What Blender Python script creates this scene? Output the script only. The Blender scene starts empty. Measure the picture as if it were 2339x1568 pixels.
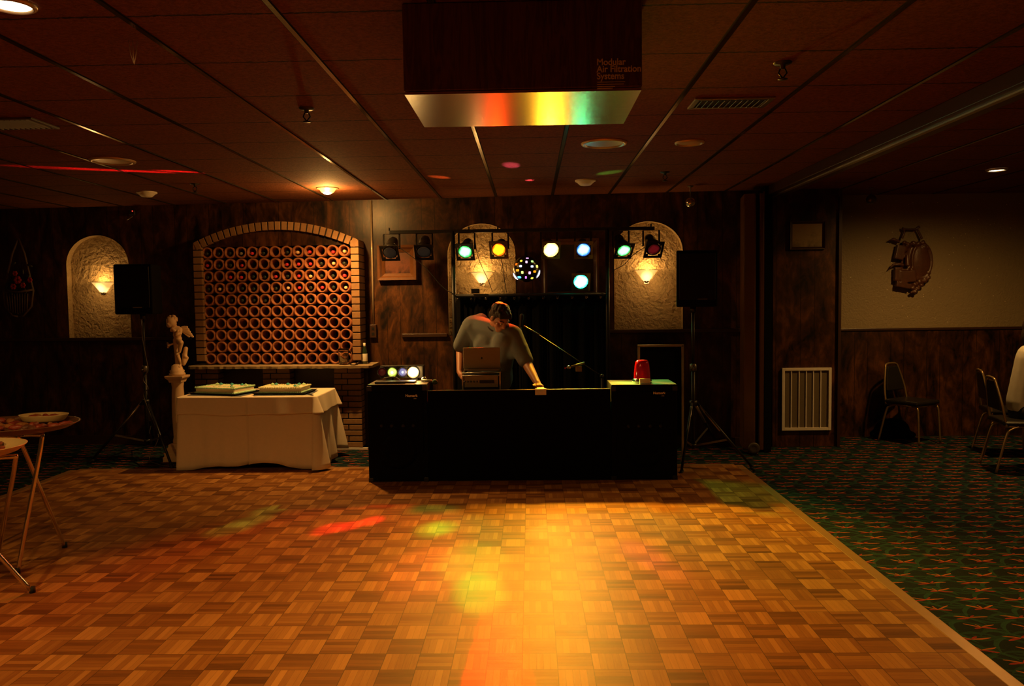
import bpy, bmesh, math, random
from mathutils import Vector, Matrix, Euler
from mathutils.geometry import tessellate_polygon
random.seed(7)
PI = math.pi
scn = bpy.context.scene
COL = scn.collection
# ------------------------------------------------------------------ camera
CH = 1.616; CE = 2.7375; FPX = 1798.0
yaw, pitch, roll = -.0238, -.0553, -.0130
fwd = Vector((math.sin(yaw)*math.cos(pitch), math.cos(yaw)*math.cos(pitch), math.sin(pitch)))
r0 = Vector((math.cos(yaw), -math.sin(yaw), 0)); u0 = r0.cross(fwd)
rt = r0*math.cos(roll)+u0*math.sin(roll); up = -r0*math.sin(roll)+u0*math.cos(roll)
cam = bpy.data.cameras.new('camera'); camo = bpy.data.objects.new('camera', cam); COL.objects.link(camo)
cam.sensor_width = 36; cam.lens = FPX/2339*36; cam.clip_end = 100
M = Matrix((rt, up, -fwd)).transposed().to_4x4(); M.translation = (0, 0, CH); camo.matrix_world = M
scn.camera = camo
# ------------------------------------------------------------------ world, exposure
w = bpy.data.worlds.new('world'); scn.world = w; w.use_nodes = True
bg = w.node_tree.nodes['Background']; bg.inputs[0].default_value = (1, .31, .05, 1); bg.inputs[1].default_value = .022
vs = scn.view_settings; vs.view_transform = 'Standard'; vs.look = 'None'; vs.gamma = 1; vs.exposure = 0.0
try: vs.use_curve_mapping = False
except Exception: pass
# ------------------------------------------------------------------ pixel -> place
def ray(px, py): return rt*((px-1169.5)/FPX) + up*((784-py)/FPX) + fwd
C0 = Vector((0, 0, CH))
def at(px, py, Y): d = ray(px, py); return C0 + d*(Y/d.y)
def fl(px, py, z=0): d = ray(px, py); return C0 + d*((z-CH)/d.z)
def ce(px, py): d = ray(px, py); return C0 + d*((CE-CH)/d.z)
W0, WY = 8.62, -.07
def wl(px, py, off=0): d = ray(px, py); return C0 + d*((W0-off)/(d.y-WY*d.x))
def wxz(x, z, off=0): return Vector((x, W0+WY*x-off, z))
WR = math.atan(WY)
WRY = 9.0
def wr(px, py, off=0): return at(px, py, WRY-off)
# ------------------------------------------------------------------ mesh helpers
class MB:
    def __init__(s): s.bm = bmesh.new()
    def add(s, vs_, fs, sm=False):
        v = [s.bm.verts.new(p) for p in vs_]
        for f in fs:
            try: fc = s.bm.faces.new([v[i] for i in f]); fc.smooth = sm
            except ValueError: pass
        return s
    def box(s, c, d, rz=0, mat=None, tap=1.0):
        c = Vector(c); hx, hy, hz = d[0]/2, d[1]/2, d[2]/2
        R = mat if mat is not None else Matrix.Rotation(rz, 3, 'Z')
        P = []
        for z in (-hz, hz):
            k = tap if z > 0 else 1
            for x, y in ((-hx, -hy), (hx, -hy), (hx, hy), (-hx, hy)): P.append(c+R@Vector((x*k, y*k, z)))
        return s.add(P, [(3, 2, 1, 0), (4, 5, 6, 7), (0, 1, 5, 4), (1, 2, 6, 5), (2, 3, 7, 6), (3, 0, 4, 7)])
    def bar(s, a, b, wd, dp=None, ref=(0, 1, 0)):
        a, b = Vector(a), Vector(b); z = (b-a); L = z.length; z.normalize(); y = Vector(ref); x = y.cross(z)
        if x.length < 1e-4: x = Vector((1, 0, 0)).cross(z)
        x.normalize(); y = z.cross(x); R = Matrix((x, y, z)).transposed()
        return s.box((a+b)/2, (wd, dp or wd, L), mat=R)
    def tube(s, pts, r, n=10, cap=True, closed=False):
        pts = [Vector(p) for p in pts]; m = len(pts); rr = r if isinstance(r, (list, tuple)) else [r]*m
        rings = []; prev = None
        for i, p in enumerate(pts):
            t = (pts[(i+1) % m]-pts[i-1]) if (closed or 0 < i < m-1) else (pts[1]-pts[0] if i == 0 else pts[-1]-pts[-2])
            t.normalize()
            if prev is None:
                a = Vector((0, 0, 1)) if abs(t.z) < .9 else Vector((1, 0, 0)); x = a.cross(t).normalized()
            else:
                x = prev - t*prev.dot(t); x.normalize()
            prev = x; y = t.cross(x)
            rings.append([s.bm.verts.new(p+(x*math.cos(2*PI*k/n)+y*math.sin(2*PI*k/n))*rr[i]) for k in range(n)])
        for i in range(m if closed else m-1):
            A, B = rings[i], rings[(i+1) % m]
            for k in range(n):
                f = s.bm.faces.new((A[k], A[(k+1) % n], B[(k+1) % n], B[k])); f.smooth = True
        if cap and not closed:
            s.bm.faces.new(list(reversed(rings[0]))); s.bm.faces.new(rings[-1])
        return s
    def lathe(s, prof, c=(0, 0, 0), axis='Z', n=24, R=None, capped=False):
        c = Vector(c)
        if R is None:
            R = {'Z': Matrix.Identity(3), 'Y': Matrix.Rotation(PI/2, 3, 'X'), 'X': Matrix.Rotation(PI/2, 3, 'Y')}[axis]
        rings = []
        for (r, z) in prof:
            if r < 1e-5: rings.append([s.bm.verts.new(c+R@Vector((0, 0, z)))])
            else: rings.append([s.bm.verts.new(c+R@Vector((r*math.cos(2*PI*k/n), r*math.sin(2*PI*k/n), z))) for k in range(n)])
        for A, B in zip(rings, rings[1:]):
            for k in range(n):
                if len(A) == 1 and len(B) == 1: continue
                if len(A) == 1: q = (A[0], B[(k+1) % n], B[k])
                elif len(B) == 1: q = (A[k], A[(k+1) % n], B[0])
                else: q = (A[k], A[(k+1) % n], B[(k+1) % n], B[k])
                f = s.bm.faces.new(q); f.smooth = True
        return s
    def ell(s, c, r, R=None, n=16):
        c = Vector(c); r = (r, r, r) if isinstance(r, (int, float)) else r
        R = R if R is not None else Matrix.Identity(3); m = n//2; rows = []
        for i in range(m+1):
            a = PI*i/m
            if i in (0, m): rows.append([s.bm.verts.new(c+R@Vector((0, 0, r[2]*math.cos(a))))]); continue
            rows.append([s.bm.verts.new(c+R@Vector((r[0]*math.sin(a)*math.cos(2*PI*k/n), r[1]*math.sin(a)*math.sin(2*PI*k/n), r[2]*math.cos(a)))) for k in range(n)])
        for A, B in zip(rows, rows[1:]):
            for k in range(n):
                if len(A) == 1: q = (A[0], B[k], B[(k+1) % n])
                elif len(B) == 1: q = (A[k], B[0], A[(k+1) % n])
                else: q = (A[k], B[k], B[(k+1) % n], A[(k+1) % n])
                f = s.bm.faces.new(q); f.smooth = True
        return s
    def cap(s, a, ra, b, rb, n=14):      # tapered capsule for bodies
        a, b = Vector(a), Vector(b); d = b-a; L = d.length; t = d.normalized() if L > 1e-6 else Vector((0, 0, 1))
        pts, rs = [], []
        for q in (-1, -.92, -.7, -.38): pts.append(a+t*ra*q); rs.append(max(ra*math.sqrt(1-q*q), ra*.05))
        for q in (0, .25, .5, .75, 1): pts.append(a+d*q); rs.append(ra+(rb-ra)*q)
        for q in (.38, .7, .92, 1): pts.append(b+t*rb*q); rs.append(max(rb*math.sqrt(1-q*q), rb*.05))
        return s.tube(pts, rs, n)
    def prism(s, poly, a, b):            # poly = list of 3D pts; extruded by vector b-a
        off = Vector(b)-Vector(a); P = [Vector(p)+Vector(a) for p in poly]; n = len(P)
        Q = P+[p+off for p in P]
        s.add(Q, [tuple(range(n))[::-1], tuple(range(n, 2*n))]+[(i, (i+1) % n, n+(i+1) % n, n+i) for i in range(n)])
        return s
    def build(s, name, mat, parent=None, world=True, bevel=0, remesh=0, smooth_it=0, sub=0):
        bmesh.ops.recalc_face_normals(s.bm, faces=s.bm.faces)
        me = bpy.data.meshes.new(name)
        if parent is not None and world:
            s.bm.transform(chain(parent).inverted())
        s.bm.to_mesh(me); s.bm.free(); me.materials.append(mat)
        o = bpy.data.objects.new(name, me); COL.objects.link(o)
        if parent is not None: o.parent = parent
        if bevel:
            b = o.modifiers.new('bevel', 'BEVEL'); b.width = bevel; b.segments = 2; b.limit_method = 'ANGLE'
        if remesh:
            m = o.modifiers.new('remesh', 'REMESH'); m.mode = 'VOXEL'; m.voxel_size = remesh; m.use_smooth_shade = True
            m2 = o.modifiers.new('smooth', 'SMOOTH'); m2.iterations = smooth_it or 6; m2.factor = .6
        if sub: m = o.modifiers.new('sub', 'SUBSURF'); m.levels = sub; m.render_levels = sub
        return o
def chain(o):
    m = o.matrix_basis.copy()
    while o.parent is not None: o = o.parent; m = o.matrix_basis @ m
    return m
def tag(o, label=None, cat=None, group=None, kind=None):
    if label: o['label'] = label
    if cat: o['category'] = cat
    if group: o['group'] = group
    if kind: o['kind'] = kind
    return o
def thing(name, loc, label, cat, group=None, rz=0, rot=None):
    o = bpy.data.objects.new(name, None); COL.objects.link(o); o.empty_display_size = .05
    o.location = loc; o.rotation_euler = rot if rot is not None else (0, 0, rz)
    o.matrix_basis = Matrix.LocRotScale(Vector(loc), Euler(o.rotation_euler), None)
    return tag(o, label, cat, group)
def dup(root, loc=None, label=None, rot=None, mats=None):
    def cp(o, par):
        c = o.copy(); COL.objects.link(c)
        if par: c.parent = par
        for ch in [x for x in bpy.data.objects if x.parent == o]: cp(ch, c)
        return c
    c = cp(root, None)
    if loc is not None: c.location = loc
    if rot is not None: c.rotation_euler = rot
    if label: c['label'] = label
    return c
def struct(o): return tag(o, kind='structure')
def lightobj(kind, loc, color, power, parent=None, target=None, size=.05, ang=60, blend=.4, area=None):
    l = bpy.data.lights.new('light', kind); l.color = color; l.energy = power
    if kind == 'SPOT': l.spot_size = math.radians(ang); l.spot_blend = blend
    if kind in ('SPOT', 'POINT'): l.shadow_soft_size = size
    if kind == 'AREA': l.shape = 'DISK'; l.size = size
    o = bpy.data.objects.new('lamp_light', l); COL.objects.link(o)
    m = Matrix.Translation(Vector(loc))
    if target is not None:
        q = (Vector(target)-Vector(loc)).to_track_quat('-Z', 'Y'); m = Matrix.LocRotScale(Vector(loc), q, None)
    if parent is not None: o.parent = parent; m = chain(parent).inverted() @ m
    o.matrix_basis = m
    return o
# ------------------------------------------------------------------ materials
class NT:
    def __init__(s, name):
        s.m = bpy.data.materials.new(name); s.m.use_nodes = True; s.t = s.m.node_tree; s.b = s.t.nodes['Principled BSDF']
    def n(s, typ, **kw):
        nd = s.t.nodes.new(typ)
        for k, v in kw.items():
            if hasattr(nd, k): setattr(nd, k, v)
            else: nd.inputs[k].default_value = v
        return nd
    def l(s, a, b): s.t.links.new(a, b); return s
    def ma(s, op, a, b=None, c=None):
        nd = s.t.nodes.new('ShaderNodeMath'); nd.operation = op
        for i, x in enumerate((a, b, c)):
            if x is None: continue
            if isinstance(x, (int, float)): nd.inputs[i].default_value = x
            else: s.l(x, nd.inputs[i])
        return nd.outputs[0]
    def xyz(s, space='Object'):
        tc = s.n('ShaderNodeTexCoord'); sp = s.n('ShaderNodeSeparateXYZ'); s.l(tc.outputs[space], sp.inputs[0]); return tc.outputs[space], sp.outputs
    def comb(s, x, y, z=0):
        c = s.n('ShaderNodeCombineXYZ')
        for i, v in enumerate((x, y, z)):
            if isinstance(v, (int, float)): c.inputs[i].default_value = v
            else: s.l(v, c.inputs[i])
        return c.outputs[0]
    def noise(s, vec, scale, detail=3, rough=.5, dist=0):
        nd = s.n('ShaderNodeTexNoise'); nd.inputs['Scale'].default_value = scale; nd.inputs['Detail'].default_value = detail
        nd.inputs['Roughness'].default_value = rough; nd.inputs['Distortion'].default_value = dist
        if vec is not None: s.l(vec, nd.inputs['Vector'])
        return nd.outputs['Fac']
    def ramp(s, fac, stops):
        nd = s.n('ShaderNodeValToRGB'); e = nd.color_ramp.elements
        while len(e) < len(stops): e.new(.5)
        for i, (p, c) in enumerate(stops): e[i].position = p; e[i].color = (*c, 1)
        s.l(fac, nd.inputs[0]); return nd.outputs[0]
    def mix(s, fac, a, b, mode='MIX'):
        nd = s.n('ShaderNodeMix'); nd.data_type = 'RGBA'; nd.blend_type = mode
        for sk, v in ((nd.inputs[0], fac), (nd.inputs[6], a), (nd.inputs[7], b)):
            if isinstance(v, (int, float)): sk.default_value = v
            elif isinstance(v, tuple): sk.default_value = (*v, 1)
            else: s.l(v, sk)
        return nd.outputs[2]
    def bump(s, h, st=.3, dist=.01):
        nd = s.n('ShaderNodeBump'); nd.inputs['Strength'].default_value = st; nd.inputs['Distance'].default_value = dist
        s.l(h, nd.inputs['Height']); s.l(nd.outputs[0], s.b.inputs['Normal'])
    def set(s, **kw):
        for k, v in kw.items():
            i = s.b.inputs[{'rough': 'Roughness', 'metal': 'Metallic', 'col': 'Base Color', 'spec': 'Specular IOR Level', 'coat': 'Coat Weight', 'coatr': 'Coat Roughness', 'trans': 'Transmission Weight', 'em': 'Emission Color', 'es': 'Emission Strength', 'aniso': 'Anisotropic', 'alpha': 'Alpha', 'ior': 'IOR'}[k]]
            if isinstance(v, tuple): i.default_value = (*v, 1)
            elif isinstance(v, (int, float)): i.default_value = v
            else: s.l(v, i)
        return s
def mat(name, col, rough=.5, metal=0, var=.12, scale=18, bump=0, **kw):
    t = NT(name); v, _ = t.xyz(); f = t.noise(v, scale, 4)
    c = t.mix(f, tuple(x*(1-var) for x in col), tuple(min(1, x*(1+var)) for x in col)); t.set(col=c, rough=rough, metal=metal, **kw)
    if bump: t.bump(t.noise(v, scale*4, 3), bump, .004)
    return t.m
def emit(name, core, edge, s_core, s_edge, rad, gloss=.3):     # a glowing lens: hot core, coloured rim
    t = NT(name); v, o = t.xyz()
    d = t.ma('SQRT', t.ma('ADD', t.ma('MULTIPLY', o[0], o[0]), t.ma('MULTIPLY', o[1], o[1])))
    d = t.ma('ADD', t.ma('DIVIDE', d, rad), t.ma('MULTIPLY', t.ma('SUBTRACT', t.noise(v, 14, 2), .5), .9))
    f = t.ramp(d, [(.62, (0, 0, 0)), (.98, (1, 1, 1))])
    c = t.mix(f, tuple(x*s_core for x in core), tuple(x*s_edge for x in edge))
    t.set(col=(.02, .02, .02), em=c, es=1.0, rough=gloss); return t.m

MT = {}
MT['black'] = mat('black_paint', (.006, .006, .006), .45)
MT['blackmatt'] = mat('black_carpet_covering', (.0022, .0022, .0022), .9, bump=.3, scale=60, spec=.15)
MT['blackfab'] = mat('black_cloth', (.002, .002, .002), .95, spec=.1)
MT['chrome'] = mat('chrome', (.75, .72, .66), .16, 1, var=.05)
MT['alu'] = mat('aluminium', (.55, .52, .46), .35, 1, var=.05)
MT['white'] = mat('white_paint', (.7, .66, .58), .5)
MT['logo'] = mat('silver_lettering', (.95, .85, .75), .4, .2)
MT['paper'] = mat('paper', (.75, .72, .62), .8)
MT['brasstube'] = mat('tan_tube', (.42, .30, .15), .3, .8)
MT['vinyl'] = mat('black_vinyl', (.012, .011, .010), .3)
MT['darkwood'] = mat('dark_wood', (.035, .014, .006), .4)
MT['skin'] = mat('skin', (.42, .18, .095), .5, var=.06)
MT['shirt'] = mat('grey_cotton', (.15, .175, .185), .9, var=.1, scale=9, bump=.2)
MT['hair'] = mat('dark_hair', (.022, .010, .006), .5, scale=60, bump=.8)
MT['trouser'] = mat('dark_trousers', (.01, .01, .014), .9)
MT['stone'] = mat('statue_stone', (.62, .42, .24), .6, var=.2, scale=12, bump=.15)
MT['carving'] = mat('carved_wood', (.075, .027, .010), .35, var=.5, scale=25, bump=.4)
MT['rackmetal'] = mat('rack_metal', (.16, .15, .13), .4, .7)
MT['laptop'] = mat('laptop_shell', (.22, .18, .12), .5, .1, var=.03)
MT['cloth'] = mat('tablecloth', (.80, .68, .50), .9, var=.05, scale=30, bump=.15)
MT['rubber'] = mat('rubber', (.01, .01, .01), .8)
MT['mortar'] = mat('mortar', (.008, .005, .003), .9)
# wall panelling
def panelling(name, dark=(.0045, .0022, .0012), lite=(.12, .042, .010)):
    t = NT(name); v, o = t.xyz()
    mp = t.n('ShaderNodeMapping'); mp.inputs['Scale'].default_value = (1, 1, .45); t.l(v, mp.inputs[0]); vv = mp.outputs[0]
    a = t.noise(vv, 2.6, 7, .62, 2.2); b = t.noise(vv, 11, 6, .7, 1.2); f = t.ma('ADD', t.ma('MULTIPLY', a, .6), t.ma('MULTIPLY', b, .42))
    c = t.ramp(f, [(.40, dark), (.52, tuple(x*.35 for x in lite)), (.66, lite)])
    gr = t.ma('FRACT', t.ma('DIVIDE', t.ma('ADD', o[0], 10.1), .405)); g1 = t.ma('LESS_THAN', gr, .016)
    gr2 = t.ma('ABSOLUTE', t.ma('SUBTRACT', gr, .37)); g2 = t.ma('LESS_THAN', gr2, .007); g = t.ma('MAXIMUM', g1, g2)
    c = t.mix(t.ma('MULTIPLY', g, .8), c, (.002, .001, .001)); t.set(col=c, rough=.38, spec=.4)
    t.bump(t.ma('SUBTRACT', t.ma('MULTIPLY', f, .4), g), .25, .004); return t.m
MT['panel'] = panelling('wall_panelling')
def stucco(name, col, bs, sc, glitter=0):
    t = NT(name); v, o = t.xyz(); vo = t.n('ShaderNodeTexVoronoi'); vo.feature = 'SMOOTH_F1'; vo.inputs['Scale'].default_value = sc; vo.inputs['Smoothness'].default_value = .6
    nz = t.n('ShaderNodeTexNoise'); nz.inputs['Scale'].default_value = sc*.7; nz.inputs['Detail'].default_value = 4; t.l(v, nz.inputs['Vector'])
    mx = t.n('ShaderNodeVectorMath', operation='SCALE'); t.l(nz.outputs['Color'], mx.inputs[0]); mx.inputs['Scale'].default_value = .12
    ad = t.n('ShaderNodeVectorMath', operation='ADD'); t.l(v, ad.inputs[0]); t.l(mx.outputs[0], ad.inputs[1]); t.l(ad.outputs[0], vo.inputs['Vector'])
    h = t.ma('ADD', vo.outputs['Distance'], t.ma('MULTIPLY', t.noise(v, sc*2.2, 5, .6, .6), .7))
    c = t.mix(t.noise(v, 3, 3), tuple(x*.85 for x in col), col)
    v2 = t.n('ShaderNodeTexVoronoi'); v2.inputs['Scale'].default_value = 22; t.l(v, v2.inputs['Vector'])
    sr = t.n('ShaderNodeSeparateColor'); t.l(v2.outputs['Color'], sr.inputs[0])
    k = t.ma('MULTIPLY', t.ma('LESS_THAN', v2.outputs['Distance'], .09), t.ma('GREATER_THAN', sr.outputs[0], 1-glitter))
    c = t.mix(k, c, (1, .9, .7)); t.set(col=c, rough=t.ma('SUBTRACT', .55, t.ma('MULTIPLY', k, .4)))  # flake sparkle put into the colour as pale specks
    t.bump(h, bs, .035); return t.m
MT['stucco'] = stucco('troweled_stucco', (.52, .39, .20), .8, 22, .06)
MT['stucco2'] = stucco('glitter_plaster', (.27, .21, .115), .25, 30, .30)
# ceiling
t = NT('ceiling_tile'); v, o = t.xyz()
n1 = t.noise(v, 55, 5, .7); n2 = t.noise(v, 4, 3)
c = t.mix(t.ramp(n1, [(.36, (0, 0, 0)), (.64, (1, 1, 1))]), (.095, .027, .0085), (.20, .064, .022)); c = t.mix(t.ma('MULTIPLY', n2, .35), c, (.095, .028, .009))
yy = t.ma('ADD', t.ma('SUBTRACT', o[1], 3.1003-6.1), t.ma('MULTIPLY', t.ma('SUBTRACT', t.noise(v, 26, 4, .7), .5), .034))
g = t.ma('ABSOLUTE', t.ma('SUBTRACT', t.ma('FRACT', t.ma('ADD', t.ma('DIVIDE', yy, .61), .5)), .5)); gy = t.ma('LESS_THAN', g, .012)
xx = t.ma('SUBTRACT', o[0], -1.578-12.2); g = t.ma('ABSOLUTE', t.ma('SUBTRACT', t.ma('FRACT', t.ma('ADD', t.ma('DIVIDE', xx, .61), .5)), .5)); gx = t.ma('LESS_THAN', g, .028)
gg = t.ma('MAXIMUM', gy, gx); c = t.mix(gg, c, (.012, .007, .004)); t.set(col=c, rough=.85, spec=.2)
t.bump(t.ma('SUBTRACT', n1, t.ma('MULTIPLY', gg, 1.5)), .8, .008); MT['ceil'] = t.m
# parquet
t = NT('parquet'); v, o = t.xyz(); B = .1545
u_ = t.ma('DIVIDE', t.ma('ADD', o[0], 20.02), B); v_ = t.ma('DIVIDE', t.ma('ADD', o[1], 3.05), B)
cu, cv, fu, fv = t.ma('FLOOR', u_), t.ma('FLOOR', v_), t.ma('FRACT', u_), t.ma('FRACT', v_)
par = t.ma('MODULO', t.ma('ADD', cu, cv), 2)
ipar = t.ma('SUBTRACT', 1, par)
fc = t.ma('MULTIPLY', t.ma('ADD', t.ma('MULTIPLY', fu, ipar), t.ma('MULTIPLY', fv, par)), 5); fid = t.ma('FLOOR', fc); ff = t.ma('FRACT', fc)
wn = t.n('ShaderNodeTexWhiteNoise'); wn.noise_dimensions = '3D'; t.l(t.comb(cu, cv, fid), wn.inputs['Vector'])
wb = t.n('ShaderNodeTexWhiteNoise'); wb.noise_dimensions = '3D'; t.l(t.comb(cu, cv, 77), wb.inputs['Vector'])
gu = t.ma('ADD', t.ma('MULTIPLY', o[0], t.ma('ADD', t.ma('MULTIPLY', ipar, 90), 8)), t.ma('MULTIPLY', wn.outputs[0], 40)); gv = t.ma('MULTIPLY', o[1], t.ma('ADD', t.ma('MULTIPLY', par, 90), 8))
grain = t.noise(t.comb(gu, gv, fid), 1.0, 4, .6)
tone = t.ma('ADD', t.ma('ADD', t.ma('MULTIPLY', wn.outputs[0], .34), t.ma('MULTIPLY', wb.outputs[0], .20)), t.ma('ADD', t.ma('MULTIPLY', grain, .36), t.ma('MULTIPLY', ipar, .24)))  # alternate blocks made paler: grain-direction sheen put into the colour
c = t.ramp(tone, [(.15, (.09, .030, .007)), (.50, (.24, .092, .022)), (.95, (.46, .22, .06))])
eb = t.ma('MINIMUM', t.ma('MINIMUM', fu, t.ma('SUBTRACT', 1, fu)), t.ma('MINIMUM', fv, t.ma('SUBTRACT', 1, fv))); gb = t.ma('LESS_THAN', eb, .010)
ef = t.ma('LESS_THAN', t.ma('MINIMUM', ff, t.ma('SUBTRACT', 1, ff)), .03)
c = t.mix(t.ma('MAXIMUM', t.ma('MULTIPLY', gb, .75), t.ma('MULTIPLY', ef, .35)), c, (.03, .012, .004))
t.set(col=c, rough=t.ma('ADD', .42, t.ma('MULTIPLY', grain, .14)), spec=.09)
t.bump(t.ma('SUBTRACT', t.ma('ADD', t.ma('MULTIPLY', t.noise(v, 9, 3), .8), t.ma('MULTIPLY', wb.outputs[0], .35)), t.ma('MAXIMUM', gb, t.ma('MULTIPLY', ef, .3))), .35, .003); MT['parquet'] = t.m
MT['floortrim'] = mat('dance_floor_edging', (.36, .19, .07), .35, .3)
# carpet
t = NT('carpet'); v, o = t.xyz()
dn = t.n('ShaderNodeTexNoise'); dn.inputs['Scale'].default_value = 5; dn.inputs['Detail'].default_value = 3; t.l(v, dn.inputs['Vector']); ds = t.n('ShaderNodeSeparateColor'); t.l(dn.outputs['Color'], ds.inputs[0])
X = t.ma('ADD', o[0], t.ma('MULTIPLY', ds.outputs[0], .055)); Y = t.ma('ADD', o[1], t.ma('MULTIPLY', ds.outputs[1], .055))
def lattice(px, py, ox, oy, stag=.5):
    vv = t.ma('DIVIDE', t.ma('ADD', Y, 10+oy), py); rw = t.ma('FLOOR', vv)
    uu = t.ma('ADD', t.ma('DIVIDE', t.ma('ADD', X, 20+ox), px), t.ma('MULTIPLY', rw, stag))
    return t.ma('MULTIPLY', t.ma('SUBTRACT', t.ma('FRACT', uu), .5), px), t.ma('MULTIPLY', t.ma('SUBTRACT', t.ma('FRACT', vv), .5), py)
def stroke(U, V, cx, cy, ang, L, Wd, bend=0):
    ca, sa = math.cos(ang), math.sin(ang); x = t.ma('SUBTRACT', U, cx); y = t.ma('SUBTRACT', V, cy)
    p = t.ma('ADD', t.ma('MULTIPLY', x, ca), t.ma('MULTIPLY', y, sa)); q = t.ma('SUBTRACT', t.ma('MULTIPLY', y, ca), t.ma('MULTIPLY', x, sa))
    if bend: q = t.ma('ADD', q, t.ma('MULTIPLY', t.ma('MULTIPLY', p, p), bend))
    e = t.ma('ADD', t.ma('POWER', t.ma('DIVIDE', p, L), 2), t.ma('POWER', t.ma('DIVIDE', q, Wd), 2)); return t.ma('LESS_THAN', e, 1)
leaf = None
for (ox, oy, a_, bd) in ((0, 0, .25, 4), (.13, .09, -.5, -5), (.05, .13, .9, 4), (.19, .04, 2.5, -4), (.09, .03, -.15, 5), (.02, .08, .1, -4), (.16, .15, -.9, 3)):
    U, V = lattice(.25, .19, ox, oy, .37)
    s_ = t.ma('MULTIPLY', stroke(U, V, 0, 0, a_, .10, .0115, bd), t.ma('ADD', .45+.25*(a_ > .5), 0)); leaf = s_ if leaf is None else t.ma('MAXIMUM', leaf, s_)
def sprig(U, V, lst):
    r = None
    for (a, L, w_) in lst:
        k = stroke(U, V, L*math.cos(a), L*math.sin(a), a, L, w_); r = k if r is None else t.ma('MAXIMUM', r, k)
    return r
U, V = lattice(.235, .24, .03, 0, .42)
red = sprig(U, V, [(-.25, .036, .008), (3.4, .022, .007)]); ora = sprig(U, V, [(.45, .045, .0055), (2.55, .038, .0055), (1.8, .020, .004)])
U, V = lattice(.235, .24, .15, .12, .42)
red = t.ma('MAXIMUM', red, sprig(U, V, [(3.35, .038, .008), (.75, .022, .006)])); ora = t.ma('MAXIMUM', ora, sprig(U, V, [(.12, .048, .0055), (2.8, .040, .005)]))
c = t.mix(t.ma('MULTIPLY', leaf, t.ma('ADD', .5, t.noise(v, 60, 2))), (.006, .010, .012), (.018, .060, .050)); c = t.mix(red, c, (.22, .020, .014)); c = t.mix(ora, c, (.34, .09, .022))
t.set(col=c, rough=.95, spec=.1); t.bump(t.noise(v, 300, 2), .5, .005); MT['carpet'] = t.m
# brick
def brickmat(name, a, b):
    t = NT(name); v, o = t.xyz(); f = t.noise(v, 30, 5, .6)
    oi = t.n('ShaderNodeNewGeometry'); r_ = oi.outputs['Random Per Island']
    c = t.mix(t.ma('ADD', t.ma('MULTIPLY', f, .6), t.ma('MULTIPLY', r_, .4)), a, b); t.set(col=c, rough=.8); t.bump(f, .4, .006); return t.m
MT['brick'] = brickmat('tan_brick', (.15, .07, .026), (.34, .185, .075))
MT['clay'] = mat('terracotta', (.30, .10, .034), .75, var=.25, scale=20, bump=.2)
MT['slab'] = mat('stone_slab', (.30, .22, .12), .6, var=.3, scale=14, bump=.4)
# wood grain for the air cleaner cabinet
t = NT('wood_laminate'); v, o = t.xyz(); q = t.noise(t.comb(t.ma('MULTIPLY', o[0], 9), o[1], t.ma('MULTIPLY', o[2], 1.1)), 1.6, 5, .55, 1.5)
c = t.ramp(t.ma('FRACT', t.ma('MULTIPLY', q, 5)), [(0, (.075, .027, .008)), (.5, (.15, .058, .018)), (1, (.07, .025, .008))]); t.set(col=c, rough=.42); MT['lam'] = t.m
t = NT('brushed_metal'); v, o = t.xyz(); q = t.noise(t.comb(t.ma('MULTIPLY', o[0], 3), t.ma('MULTIPLY', o[1], 120)), 1, 3)
c = t.mix(q, (.64, .57, .43), (.80, .73, .57)); st = t.ma('GREATER_THAN', t.noise(v, 7, 6, .8), .70); c = t.mix(t.ma('MULTIPLY', st, .6), c, (.12, .07, .03))
t.set(col=c, metal=1.0, rough=.20); t.bump(q, .12, .002); MT['brushed'] = t.m
# ================================================================== SETTING
XL, XR = -7.5, 7.5
XP = wl(1764, 800).x                  # partition jamb
XJ = wl(1923, 700, .02).x
m = MB(); m.add([(XL, -3, 0), (XR, -3, 0), (XR, 10, 0), (XL, 10, 0)], [(0, 1, 2, 3)]); struct(m.build('floor', MT['carpet']))
m = MB(); m.box((0, 3.5, CE+.05), (15, 13, .1)); struct(m.build('ceiling', MT['ceil']))
# ceiling suspension rails
i = 0
t = NT('rail_metal'); v, o = t.xyz(); t.set(col=(.035, .028, .018), spec=1.0, rough=.14); t.bump(t.noise(v, 40, 3), .1, .002); MT['rail'] = t.m
for k in range(-9, 16):
    x = -1.578+.61*k
    if 2.2 < x < 2.75 or x < -6.6 or x > 7: continue
    i += 1
    y1 = WRY-.01 if x > 2.9 else W0+WY*x-.01
    m = MB(); m.box((x, (y1-.5)/2, CE-.002), (.022, y1+.5, .006)); struct(m.build('trim_%d' % i, MT['rail']))
# back wall with three arched niches cut through it
NI = []
def niche_outline(pl, pr, ptop, pbot):
    a = wl(pl, pbot); b = wl(pr, pbot); tp = wl((pl+pr)/2, ptop); x0, x1 = a.x, b.x; z0 = (a.z+b.z)/2; z1 = tp.z; rw = (x1-x0)/2; rh = rw*.88
    pts = [(x0, z0), (x1, z0)]
    for k in range(0, 25): an = PI*k/24; pts.append(((x0+x1)/2+rw*math.cos(an), z1-rh+rh*math.sin(an)))
    return pts
holes = [niche_outline(159, 301, 538, 776), niche_outline(1025, 1180, 511, 765), niche_outline(1403, 1560, 506, 757)]
def plate(outer, holes_, z=None):
    polys = [[wxz(x, zz) for x, zz in outer]]+[[wxz(x, zz) for x, zz in h] for h in holes_]
    flat = [p for pl in polys for p in pl]; tri = tessellate_polygon([[Vector((p.x, p.z, 0)) for p in pl] for pl in polys]); return flat, tri
XE = at(1700, 700, 8.5).x+.35
outer = [(XL, 0), (XP, 0), (XP, CE), (XL, CE)]
m = MB(); f_, tr = plate(outer, holes); m.add(f_, tr)
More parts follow.
